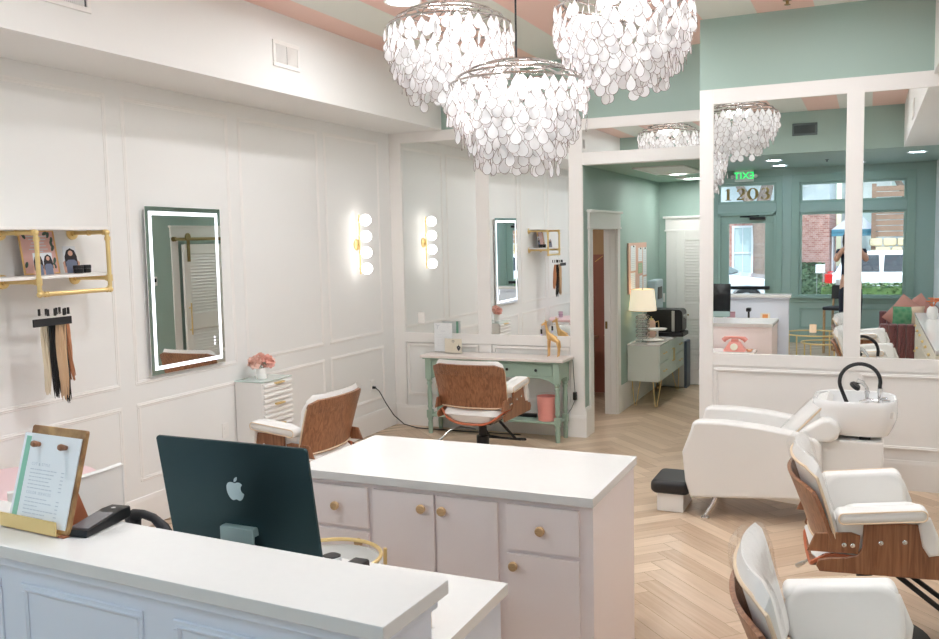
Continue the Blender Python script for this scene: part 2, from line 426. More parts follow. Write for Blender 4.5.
# back wall with the two vanity mirrors
mb = MB(); mb.box(XL, XP - 0.02, Y1 + 0.02, Y1 + 0.14, 0, ZS); mb.box(XL, XQ + 0.1, Y1 + 0.02, Y1 + 0.14, 2.64, ZC)
struct('wall_back', mb, M['white'])
mb = MB()
mb.box(XL, -4.43, Y1, Y1 + 0.03, 0.2, ZS, 0.003); mb.box(-3.59, -3.45, Y1, Y1 + 0.03, 0.98, 2.95, 0.003); mb.box(-2.62, XP - 0.001, Y1, Y1 + 0.03, 0, ZS, 0.003)
mb.box(-4.43, -2.62, Y1, Y1 + 0.03, 2.945, ZS, 0.002); mb.box(-4.43, -2.62, Y1 - 0.004, Y1 + 0.03, 0.885, 0.985, 0.003)
mb.box(-3.59, -3.45, Y1, Y1 + 0.03, 0.2, 0.885, 0.003)
for a0, a1 in ((-4.43, -3.59), (-3.45, -2.62)):
    mb.frame(1, Y1 + 0.021, a0 + 0.01, a1 - 0.01, 0.32, 0.875, 0.03, -0.016)
mb.box(XP, XQ + 0.02, Y1, Y1 + 0.14, 2.62, 2.735, 0.003); mb.box(XP, XQ + 0.02, Y1, Y1 + 0.03, 2.95, ZS, 0.003)
struct('trim_3', mb, M['trim'])
mb = MB(); mb.prism([(Y1 + 0.003 - p[0], p[1]) for p in base_prof()], 0, XL, XP + 0.012)
struct('baseboard_back', mb, M['trim'])
struct('header_back', MB().box(-3.96, XQ + 0.05, Y1 - 0.004, Y1 + 0.03, ZS, ZC), M['green'])
for nm, a0, a1, b0, b1, lab in (('wall_mirror', -4.432, -3.588, 0.983, 2.947, 'left tall mirror above the sage desk, reflecting the globe sconce'),
                                ('wall_mirror', -3.452, -2.618, 0.983, 2.947, 'right tall mirror above the sage desk, reflecting the lit mirror and pipe shelf'),
                                ('transom_mirror', XP - 0.001, XQ + 0.02, 2.733, 2.952, 'long low mirror above the hall opening, reflecting the striped ceiling')):
    solo(nm, lab, 'mirror', MB().box(a0, a1, Y1 + 0.012, Y1 + 0.0185, b0, b1), M['mirror'])
# basin wall with its two big mirrors
struct('wall_basin', MB().box(XQ, XR + 0.1, Y2 + 0.012, Y2 + 0.14, 0, ZC), M['white'])
struct('header_basin', MB().box(XQ - 0.001, XR, Y2 - 0.002, Y2 + 0.02, 3.075, ZC), M['green'])
mb = MB()
mb.box(XQ - 0.001, -1.135, Y2 - 0.012, Y2 + 0.02, 0, 3.075, 0.003); mb.box(-0.17, -0.05, Y2 - 0.012, Y2 + 0.02, 0.985, 2.965, 0.003); mb.box(0.86, XR, Y2 - 0.012, Y2 + 0.02, 0, 3.075, 0.003)
mb.box(-1.135, 0.86, Y2 - 0.012, Y2 + 0.02, 2.96, 3.075, 0.003); mb.box(-1.135, 0.86, Y2 - 0.016, Y2 + 0.02, 0.89, 0.99, 0.003)
mb.box(-1.135, 0.86, Y2 - 0.004, Y2 + 0.02, 0.2, 0.9)
for a0, a1 in ((-1.125, -0.17), (-0.05, 0.85)):
    mb.frame(1, Y2 - 0.003, a0, a1, 0.30, 0.872, 0.03, -0.014); mb.frame(1, Y2 - 0.003, a0 + 0.011, a1 - 0.011, 0.311, 0.861, 0.008, -0.02)
struct('trim_4', mb, M['trim'])
mb = MB(); mb.prism([(Y2 - 0.011 - p[0], p[1]) for p in base_prof(0.225)], 0, XQ - 0.001, XR)
struct('baseboard_basin', mb, M['trim'])
for a0, a1, lab in ((-1.136, -0.169, 'left big mirror behind the wash basin, reflecting chandelier and street door'), (-0.051, 0.861, 'right big mirror behind the wash basin, reflecting the maroon sofa')):
    solo('wall_mirror', lab, 'mirror', MB().box(a0, a1, Y2 + 0.002, Y2 + 0.010, 0.985, 2.965), M['mirror'])
# hall
mb = MB(); mb.box(XP - 0.12, XP, Y1 + 0.031, 8.48, 0, 2.62); mb.box(XP - 0.12, XP, 9.42, YB + 0.1, 0, 2.62); mb.box(XP - 0.12, XP, 8.48, 9.42, 2.03, 2.62)
struct('wall_hall_left', mb, M['green'])
struct('wall_hall_right', MB().box(XQ, XQ + 0.12, Y2 + 0.13, YB + 0.1, 0, 2.75), M['green'])
struct('wall_hall_back', MB().box(XP - 0.1, XQ + 0.1, YB, YB + 0.12, 0, 2.62), M['green'])
mb = MB()
mb.prism([(XP + p[0] - 0.001, p[1]) for p in base_prof(0.29, 0.02)], 1, 9.53, YB); mb.prism([(XP + p[0] - 0.001, p[1]) for p in base_prof(0.29, 0.02)], 1, Y1 + 0.0, 8.37)
mb.prism([(XQ - p[0] + 0.001, p[1]) for p in base_prof(0.29, 0.02)], 1, Y2 + 0.14, 8.58)
struct('baseboard_hall', mb, M['trim'])
def casing_x(mb, x, s, y0, y1, ztop):   # door casing on a wall facing +-x ; opening y0..y1
    w = 0.115
    for a0, a1 in ((y0 - w, y0), (y1, y1 + w)): mb.box(*sorted((x, x + s * 0.02)), a0, a1, 0, ztop, 0.003)
    mb.box(*sorted((x, x + s * 0.024)), y0 - w - 0.005, y1 + w + 0.005, ztop, ztop + 0.15, 0.002)
    mb.box(*sorted((x, x + s * 0.045)), y0 - w - 0.03, y1 + w + 0.03, ztop + 0.15, ztop + 0.175, 0.004)
    mb.box(*sorted((x, x + s * 0.032)), y0 - w - 0.015, y1 + w + 0.015, ztop - 0.012, ztop + 0.006, 0.004)
mb = MB(); casing_x(mb, XP, 1, 8.48, 9.42, 2.03)
mb.box(XP - 0.13, XP, 9.405, 9.43, 0, 2.04, 0.002); mb.box(XP - 0.13, XP, 8.47, 8.495, 0, 2.04, 0.002); mb.box(XP - 0.13, XP, 8.47, 9.43, 2.015, 2.04, 0.002)
mb.box(XP - 0.09, XP - 0.06, 9.393, 9.41, 0, 2.02, 0.002)
d1 = struct('door_1', mb, M['trim'])
build('strike_plate', MB().box(XP - 0.12, XP - 0.095, 9.399, 9.406, 0.94, 1.02, 0.002), M['oldbrass'], d1)
# small dark room seen through the hall doorway
m_room = mat('dusky brown paint', srgb(176, 116, 100), 0.7, var=0.05); m_tan = mat('tan paint', srgb(204, 164, 124), 0.7)
mb = MB(); mb.box(-4.6, -4.5, Y1 + 0.14, 10.8, 0, 1.72); mb.box(-4.5, XP - 0.2, 10.7, 10.8, 0, 1.72)
w = struct('wall_side_room', mb, m_room)
mb = MB(); mb.box(-4.6, -4.5, Y1 + 0.14, 10.8, 1.72, 2.62); mb.box(-4.5, XP - 0.2, 10.7, 10.8, 1.72, 2.62)
struct('wall_side_room_upper', mb, m_tan)
mb = MB()
rng = random.Random(5)
for k in range(16):
    y, z, a = -4.4 + k * 0.105, 0.5 + rng.random() * 1.2, R(rng.choice((35, -35)))
    mb.tube([(y - 0.05, 10.699, z - 0.05 * math.tan(a)), (y + 0.05, 10.699, z + 0.05 * math.tan(a))], 0.006, 5)
    yy = 8.6 + k * 0.13
    mb.tube([(-4.499, yy - 0.05, z - 0.05 * math.tan(a)), (-4.499, yy + 0.05, z + 0.05 * math.tan(a))], 0.006, 5)
build('gold_dash_pattern', mb, M['gold'], w)
t = thing('side_table', 'small dark table inside the dim room through the hall doorway', 'table', (-3.5, 10.3, 0))
build('table_top', MB().box(-0.5, 0.5, -0.25, 0.25, 0.70, 0.74, 0.01), M['walnut'], t)
for sx in (-1, 1):
    for sy in (-1, 1): build('leg', MB().cyl((sx * 0.44, sy * 0.2, 0), (sx * 0.44, sy * 0.2, 0.7), 0.02), M['walnut'], t)
# sliding louvred door on the hall's right wall (seen in the lit mirror)
def louvre(mb, axis, w, s, a0, a1, z0, z1, pitch=0.038):
    n = int((z1 - z0) / pitch)
    for k in range(n):
        z = z0 + (k + 0.5) * (z1 - z0) / n
        p = [(w - s * 0.012, z + 0.018), (w - s * 0.006, z + 0.021), (w + s * 0.012, z - 0.017), (w + s * 0.006, z - 0.021)]
        if axis == 0: mb.prism(p, 1, a0, a1)
        else: mb.prism(p, 0, a0, a1)
def louvre_door(mb, axis, w, s, a0, a1, z0, z1, rail=0.11, mid=(0.86, 1.06)):
    def bx(p0, p1, q0, q1):
        lo, hi = sorted((w - s * 0.018, w + s * 0.018))
        if axis == 0: mb.box(lo, hi, p0, p1, q0, q1, 0.003, 1)
        else: mb.box(p0, p1, lo, hi, q0, q1, 0.003, 1)
    bx(a0, a0 + rail, z0, z1); bx(a1 - rail, a1, z0, z1); bx(a0 + rail, a1 - rail, z0, z0 + 0.2); bx(a0 + rail, a1 - rail, z1 - 0.12, z1); bx(a0 + rail, a1 - rail, *mid)
    louvre(mb, axis, w, s, a0 + rail - 0.004, a1 - rail + 0.004, z0 + 0.2, mid[0]); louvre(mb, axis, w, s, a0 + rail - 0.004, a1 - rail + 0.004, mid[1], z1 - 0.12)
    lo, hi = sorted((w - s * 0.016, w - s * 0.012))
    if axis == 0: mb.box(lo, hi, a0 + 0.02, a1 - 0.02, z0 + 0.02, z1 - 0.02)
    else: mb.box(a0 + 0.02, a1 - 0.02, lo, hi, z0 + 0.02, z1 - 0.02)
mb = MB()
mb.box(XQ - 0.02, XQ, 8.62, 8.74, 0, 2.04, 0.003); mb.box(XQ - 0.02, XQ, 9.62, 9.74, 0, 2.04, 0.003); mb.box(XQ - 0.022, XQ, 8.61, 9.75, 2.04, 2.17, 0.003); mb.box(XQ - 0.04, XQ, 8.59, 9.77, 2.17, 2.195, 0.003)
struct('trim_5', mb, M['trim'])
t = thing('barn_door', 'white louvred sliding door on a brass rail, reflected in the lit mirror', 'door', (XQ - 0.065, 9.24, 0.02))
mb = MB(); louvre_door(mb, 0, 0, -1, -0.48, 0.48, 0.0, 1.94); build('louvre_panel', mb, M['trim'], t)
build('rail', MB().box(-0.022, -0.012, -0.62, 1.3, 1.985, 2.025, 0.002).cyl((-0.017, -0.62, 2.005), (-0.017, -0.66, 2.005), 0.03), M['oldbrass'], t)
for y in (-0.40, 0.40): build('hanger', MB().box(-0.034, -0.022, y - 0.025, y + 0.025, 1.72, 2.02, 0.003).prism([(y + 0.05 * math.cos(a * PI / 10), 2.03 + 0.05 * math.sin(a * PI / 10)) for a in range(20)], 0, -0.03, -0.018), M['oldbrass'], t)
build('handle', MB().tube([(-0.02, -0.43, 0.86), (-0.055, -0.43, 0.86), (-0.055, -0.43, 1.14), (-0.02, -0.43, 1.14)], 0.009, 8).cyl((-0.055, -0.43, 0.80), (-0.055, -0.43, 1.2), 0.009), M['brass'], t)
t = thing('thermostat', 'small white thermostat with dark screen on green hall wall, seen in the lit mirror', 'thermostat', (XQ, 8.30, 1.52))
build('cover', MB().box(-0.022, 0, -0.04, 0.04, -0.055, 0.055, 0.006), M['trim'], t); build('display', MB().box(-0.024, -0.02, -0.025, 0.025, -0.01, 0.035, 0.001), M['screen'], t)
# louvred door at the end of the hall
mb = MB(); mb.box(-2.39, -2.26, YB - 0.022, YB, 0, 2.0, 0.003); mb.box(-1.50, -1.37, YB - 0.022, YB, 0, 2.0, 0.003); mb.box(-2.40, -1.36, YB - 0.026, YB, 2.0, 2.15, 0.003); mb.box(-2.43, -1.33, YB - 0.05, YB, 2.15, 2.178, 0.004); mb.box(-2.41, -1.35, YB - 0.036, YB, 1.985, 2.006, 0.004)
struct('trim_6', mb, M['trim'])
mb = MB(); louvre_door(mb, 1, YB - 0.02, -1, -2.26, -1.50, 0.01, 1.99); d2 = struct('door_2', mb, M['trim'])
build('door_handle', MB().cyl((-2.205, YB - 0.038, 0.92), (-2.205, YB - 0.05, 0.92), 0.03).tube([(-2.205, YB - 0.05, 0.92), (-2.205, YB - 0.085, 0.92), (-2.19, YB - 0.09, 0.92), (-2.09, YB - 0.088, 0.915)], 0.011, 8), M['oldbrass'], d2)
# ceiling fittings of the hall
t = thing('attic_hatch', 'large off-white access panel in the hall ceiling', 'hatch', (-1.91, 9.43, 2.62))
build('panel', MB().box(-0.22, 0.22, -0.53, 0.53, -0.008, 0, 0.002), M['trim'], t)
mb = MB(); mb.box(-0.26, -0.22, -0.57, 0.57, -0.014, 0, 0.003); mb.box(0.22, 0.26, -0.57, 0.57, -0.014, 0, 0.003); mb.box(-0.22, 0.22, -0.57, -0.53, -0.014, 0, 0.003); mb.box(-0.22, 0.22, 0.53, 0.57, -0.014, 0, 0.003)
build('frame', mb, M['trim'], t)
def downlight(loc, lab, group, glow):
    t = thing('recessed_light', lab, 'ceiling light', loc, 0, group)
    build('trim_ring', MB().lathe([(0.106, 0.0), (0.128, 0.0), (0.134, -0.006), (0.128, -0.012), (0.108, -0.008)], 36), M['trim'], t)
    build('lens', MB().lathe([(0.001, -0.004), (0.105, -0.004), (0.105, -0.001), (0.001, -0.001)], 36), glow, t)
    return t
downlight((-1.95, 10.05, 2.62), 'nearer round recessed light in the hall ceiling', 'hall lights', M['halldown'])
downlight((-1.98, 11.05, 2.62), 'farther round recessed light in the hall ceiling', 'hall lights', M['halldown'])
downlight((-3.3, 9.3, 2.62), 'added fill light in the dim side room ceiling', 'hall lights', M['halldown'])  # lamp added to lift the room behind the doorway
solo('smoke_detector', 'round white smoke detector between the two hall ceiling lights', 'smoke detector', MB().lathe([(0.001, 0), (0.07, 0), (0.07, -0.022), (0.052, -0.036), (0.001, -0.04)], 24), M['trim'], loc=(-2.0, 10.55, 2.62))
# recessed lights of the main room; those after the first two are added fill
for (x, y), lab in zip(((-3.0, 5.66), (-3.0, 1.9), (-2.15, 3.5), (-0.35, 6.0), (-0.35, 3.3), (-1.2, 3.3), (-1.98, 6.75)),
                       ('recessed light on the pink striped ceiling left of the chandeliers', 'recessed light reflected in the low mirror above the hall opening', 'added fill light over the reception counter', 'added fill light near the basin wall', 'added fill light over the salon chairs at right', 'added fill light over the right half of the island', 'added fill light hidden above the right chandelier')):
    downlight((x, y, ZC), lab, 'main room recessed lights', M['downlight'])
downlight((-1.36, 0.05, ZS), 'left recessed light in the lowered front ceiling, above the exit sign in the mirror', 'front recessed lights', M['cooldown'])
for (x, y), lab in zip(((-2.6, -0.9), (-3.8, -0.9), (-2.5, 0.3), (-3.7, 0.3), (-0.2, -1.3), (0.6, 0.2)), ('by the street door', 'over the left street window', 'left of the door, over the entry', 'over the left front corner', 'over the wide street window', 'over the maroon sofa')):
    downlight((x, y, ZS), 'added cool fill light in the lowered front ceiling ' + lab, 'front recessed lights', M['cooldown'])  # unseen lamps added as cool frontal fill for the reception desk
downlight((-1.38, -1.15, ZS), 'recessed light in the lowered front ceiling, nearer the street door', 'front recessed lights', M['cooldown'])
solo('sprinkler', 'small brass fire sprinkler under the striped ceiling above the basin wall', 'sprinkler', MB().lathe([(0.001, 0), (0.032, 0), (0.032, -0.006), (0.012, -0.01), (0.01, -0.03), (0.022, -0.034), (0.022, -0.037), (0.001, -0.04)], 16), M['oldbrass'], loc=(-0.57, 7.0, ZC))
solo('sprinkler', 'small fire sprinkler under the lowered front ceiling, seen in the mirror', 'sprinkler', MB().lathe([(0.001, 0), (0.03, 0), (0.03, -0.006), (0.012, -0.01), (0.01, -0.03), (0.02, -0.034), (0.001, -0.038)], 16), M['vent'], loc=(-0.62, -0.4, ZS))
# vents
def vent(loc, rz, w, h, lab, fm, sm, split):
    t = thing('air_vent', lab, 'vent', loc, rz)
    fr = MB(); fr.frame(1, 0, -w / 2, w / 2, -h / 2, h / 2, 0.03, -0.012)
    build('frame', fr, fm, t)
    build('backing', MB().box(-w / 2 + 0.02, w / 2 - 0.02, -0.003, -0.001, -h / 2 + 0.02, h / 2 - 0.02), M['ventdark'], t)
    n = int((w - 0.06) / 0.014)
    s = MB()
    for k in range(n):
        x = -w / 2 + 0.032 + k * 0.014
        o = 0.006 if (split and k > n * 0.52) else -0.003
        s.prism([(x - o, -0.010), (x - o + 0.003, -0.010), (x + o + 0.003, -0.002), (x + o, -0.002)] if not (split and k > n * 0.52) else [(x, -0.010), (x + 0.013, -0.008), (x + 0.013, -0.006), (x, -0.007)], 2, -h / 2 + 0.03, h / 2 - 0.03)
    build('louvres', s, sm, t)
    return t
vent((-3.95, 5.585, 3.325), R(90), 0.33, 0.19, 'white air vent on the left soffit, half its louvres open', M['trim'], M['trim'], True)
vent((-3.95, 3.50, 3.33), R(90), 0.52, 0.19, 'white air vent at the top left edge of the soffit', M['trim'], M['trim'], False)
vent((-0.85, 1.15, 3.37), R(180), 0.33, 0.17, 'dark grey air vent on the green front header, seen in the mirror', M['vent'], M['vent'], False)
vent((0.40, 4.05, 3.2), R(-90), 0.33, 0.19, 'white air vent on the right soffit, seen in the mirror', M['trim'], M['trim'], False)
# wall plates
def plate(name, loc, rz, lab, cat, kind):
    t = thing(name, lab, cat, loc, rz)
    build('cover_plate', MB().box(-0.037, 0.037, -0.007, 0, -0.058, 0.058, 0.003), M['trim'], t)
    if kind == 'switch': build('rocker', MB().box(-0.017, 0.017, -0.012, -0.006, -0.034, 0.034, 0.003), M['trim'], t)
    else:
        for z in (-0.02, 0.02): build('socket', MB().prism(rrect(-0.016, 0.016, z - 0.014, z + 0.014, 0.006), 1, -0.009, -0.006), M['trim'], t)
    return t
plate('wall_switch', (-2.445, YB, 1.13), 0, 'white light switch on the green wall beside the hall end door', 'switch', 'switch')
plate('wall_outlet', (XL, 5.45, 0.5), R(90), 'white socket low on the left wall beside the white drawer unit', 'outlet', 'outlet')
plate('wall_outlet', (XL, 7.72, 0.49), R(90), 'white socket low on the left wall with a black plug in it', 'outlet', 'outlet')
plate('wall_switch', (-4.24, Y1 + 0.012, 1.14), 0, 'white switch plate at the foot of the left vanity mirror', 'switch', 'switch')
# ------------------------------------------------------------------ street front (seen in the basin mirror)
DX0, DX1 = -2.50, -1.50
WX0, WX1 = -1.12, 0.56
LX0, LX1 = -4.25, -2.95
mb = MB()
for a0, a1, b0, b1 in ((XL - 0.1, LX0, 0, ZC), (LX1, DX0, 0, ZC), (DX1, WX0, 0, ZC), (WX1, XR + 0.1, 0, ZC), (LX0, LX1, 0, 0.82), (WX0, WX1, 0, 0.80), (LX0, LX1, 2.28, 2.44), (WX0, WX1, 2.28, 2.44), (LX0, LX1, 2.80, ZC), (WX0, WX1, 2.80, ZC), (DX0, DX1, 2.82, ZC), (DX0, DX1, 2.30, 2.46)):
    mb.box(a0, a1, YF - 0.12, YF, b0, b1)
struct('wall_front', mb, M['green'])
struct('baseboard_front', MB().box(XL, DX0, YF, YF + 0.02, 0, 0.2, 0.004).box(DX1, XR, YF, YF + 0.02, 0, 0.2, 0.004).frame(1, YF, -1.1, 0.55, 0.26, 0.62, 0.03, 0.014), M['greentrim'])
def window(n, x0, x1):
    mb = MB()
    for z0, z1 in ((0.80, 2.28), (2.44, 2.80)): mb.frame(1, YF - 0.07, x0, x1, z0, z1, 0.045, 0.05)
    mb.frame(1, YF - 0.002, x0 - 0.13, x1 + 0.13, 0.70, 2.93, 0.13, 0.022)
    f = struct('window_%d' % n, mb, M['greentrim'])
    build('window_sill', MB().box(x0 - 0.16, x1 + 0.16, YF - 0.02, YF + 0.06, 0.775, 0.81, 0.006), M['greentrim'], f)
    for z0, z1 in ((0.80, 2.28), (2.44, 2.80)): build('pane', MB().box(x0 + 0.03, x1 - 0.03, YF - 0.062, YF - 0.056, z0 + 0.03, z1 - 0.03), M['glass'], f)
window(1, WX0, WX1); window(2, LX0, LX1)
mb = MB(); mb.frame(1, YF - 0.07, DX0, DX1, 2.46, 2.82, 0.045, 0.05)
f = struct('window_3', mb, M['greentrim'])
build('pane', MB().box(DX0 + 0.03, DX1 - 0.03, YF - 0.062, YF - 0.056, 2.49, 2.79), M['glass'], f)
# street number in gold leaf, made to be read from the street
def stroke(mb, pts, ws, y0, y1):
    L_, Rr = [], []
    n = len(pts)
    for i in range(n):
        a = Vector(pts[max(i - 1, 0)]); b = Vector(pts[min(i + 1, n - 1)]); d = (b - a).normalized(); nn = Vector((-d.y, d.x)); p = Vector(pts[i])
        L_.append(p + nn * ws[i] / 2); Rr.append(p - nn * ws[i] / 2)
    for i in range(n - 1):
        mb.prism([tuple(L_[i]), tuple(L_[i + 1]), tuple(Rr[i + 1]), tuple(Rr[i])], 1, y0, y1)
def digit_pts(ch):
    if ch == '1': return [([(0, 0.02), (0, 1)], [0.26, 0.26]), ([(-0.26, 0.03), (0.26, 0.03)], [0.06, 0.06]), ([(-0.02, 0.97), (-0.16, 0.86), (-0.26, 0.83)], [0.07, 0.06, 0.05])]
    if ch == '0':
        p = [(0.36 * math.cos(a), 0.5 + 0.48 * math.sin(a)) for a in [2 * PI * k / 28 for k in range(29)]]
        return [(p, [0.06 + 0.22 * abs(math.cos(2 * PI * k / 28)) ** 1.5 for k in range(29)])]
    if ch == '2':
        a = [(-0.26 + 0.0, 0.72)] + [(0.02 + 0.28 * math.cos(t), 0.72 + 0.25 * math.sin(t)) for t in [PI - PI * k / 12 for k in range(13)]]
        b = [(0.30, 0.70), (0.24, 0.55), (0.05, 0.36), (-0.16, 0.18), (-0.3, 0.06)]
        return [(a, [0.12] + [0.06 + 0.2 * max(0, math.cos(PI - PI * k / 12)) + 0.07 * max(0, -math.cos(PI - PI * k / 12)) for k in range(13)]), (b, [0.26, 0.22, 0.12, 0.08, 0.06]), ([(-0.32, 0.07), (0.3, 0.07)], [0.15, 0.15]), ([(0.29, 0.05), (0.33, 0.26)], [0.07, 0.04])]
    if ch == '3':
        a = [(-0.02 + 0.26 * math.cos(t), 0.75 + 0.22 * math.sin(t)) for t in [R(165) - R(250) * k / 14 for k in range(15)]]
        b = [(-0.03 + 0.31 * math.cos(t), 0.27 + 0.25 * math.sin(t)) for t in [R(95) - R(265) * k / 16 for k in range(17)]]
        wa = [0.06 + 0.16 * max(0, math.cos(R(165) - R(250) * k / 14)) + 0.05 * (k < 3) for k in range(15)]
        wb = [0.06 + 0.20 * max(0, math.cos(R(95) - R(265) * k / 16)) + 0.06 * (k > 13) for k in range(17)]
        return [(a, wa), (b, wb)]
mb = MB()
for i, ch in enumerate('1203'):
    cx = -2.33 + i * 0.212
    # strokes mirrored front to back so that the number reads right from the street side
    for pts, ws in digit_pts(ch): stroke(mb, [(cx + x * 0.20, 2.53 + z * 0.205) for x, z in pts], [w * 0.20 for w in ws], YF - 0.0565, YF - 0.0545)
solo('street_number', 'gold street number 1203 on the glass above the street door, seen in the mirror', 'number', mb, M['digit'])
# street door
mb = MB(); mb.box(DX0, DX0 + 0.05, YF - 0.1, YF + 0.01, 0, 2.30, 0.004); mb.box(DX1 - 0.05, DX1, YF - 0.1, YF + 0.01, 0, 2.30, 0.004); mb.box(DX0, DX1, YF - 0.1, YF + 0.01, 2.25, 2.31, 0.004)
mb.frame(1, YF - 0.002, DX0 - 0.1, DX1 + 0.1, 0.0, 2.93, 0.1, 0.02)
struct('trim_7', mb, M['greentrim'])
mb = MB(); mb.frame(1, YF - 0.08, DX0 + 0.05, DX1 - 0.05, 0.01, 2.25, 0.14, 0.05); mb.box(DX0 + 0.06, DX1 - 0.06, YF - 0.08, YF - 0.03, 0.1, 0.35, 0.003)
d3 = struct('door_3', mb, M['greentrim'])
build('pane', MB().box(DX0 + 0.18, DX1 - 0.18, YF - 0.058, YF - 0.052, 0.3, 2.12), M['glass'], d3)
build('push_bar', MB().box(DX0 + 0.1, DX1 - 0.1, YF - 0.03, YF + 0.03, 0.93, 0.99, 0.008), M['black'], d3)
build('door_closer', MB().box(-1.95, -1.68, YF - 0.03, YF + 0.03, 2.17, 2.22, 0.006).tube([(-1.95, YF + 0.01, 2.225), (-2.1, YF + 0.08, 2.23), (-1.78, YF + 0.1, 2.24)], 0.012, 6), M['black'], d3)
# exit sign
t = thing('exit_sign', 'green lit exit sign over the street door, seen reversed in the mirror', 'sign', (-2.04, YF + 0.06, 2.95))
build('housing', MB().box(-0.16, 0.16, -0.03, 0.03, -0.10, 0.10, 0.008).box(-0.05, 0.05, -0.06, 0.02, 0.08, 0.125, 0.004), M['exitw'], t)
for s in (-1, 1): build('emergency_lamp', MB().lathe([(0.001, 0), (0.022, 0), (0.035, 0.035), (0.03, 0.045), (0.001, 0.045)], 14, Matrix.Translation((s * 0.195, 0.0, -0.01)) @ Euler((R(-90), 0, 0)).to_matrix().to_4x4()).cyl((s * 0.15, 0, -0.01), (s * 0.2, 0, -0.01), 0.012), M['exitw'], t)
build('lettering', MB().text('EXIT', 0.17, Matrix.Translation((0, 0.031, -0.003)) @ Euler((R(90), 0, R(180))).to_matrix().to_4x4(), 0.002), M['exitg'], t)
# ------------------------------------------------------------------ CHANDELIERS
def drop_mesh():
    mb = MB(); n = 18
    out = []
    for k in range(n):
        a = 2 * PI * k / n - PI / 2
        x, z = 0.033 * math.cos(a), 0.033 * math.sin(a)
        if z > 0: x *= (1 - (z / 0.033) ** 1.6 * 0.96); z *= 1.75
        out.append((x, z - 0.052))
    c = (0, -0.052)
    inn = [(c[0] + (x - c[0]) * 0.94, c[1] + (z - c[1]) * 0.94) for x, z in out]
    t = bmesh.new()
    def ring(pts, y): return [t.verts.new((x, y, z)) for x, z in pts]
    F = B = ring(inn, 0.0); OF, OB = ring(out, -0.0011), ring(out, 0.0011)
    t.faces.new(F).material_index = 0
    for k in range(n):
        j = (k + 1) % n
        for q in ((F[k], OF[k], OF[j], F[j]), (B[j], OB[j], OB[k], B[k]), (OF[k], OB[k], OB[j], OF[j])): t.faces.new(q).material_index = 1
    bmesh.ops.recalc_face_normals(t, faces=t.faces)
    me = bpy.data.meshes.new('capiz_drop'); t.to_mesh(me); t.free()
    me.materials.append(M['capiz']); me.materials.append(M['capizrim'])
    return me
DROP = drop_mesh()
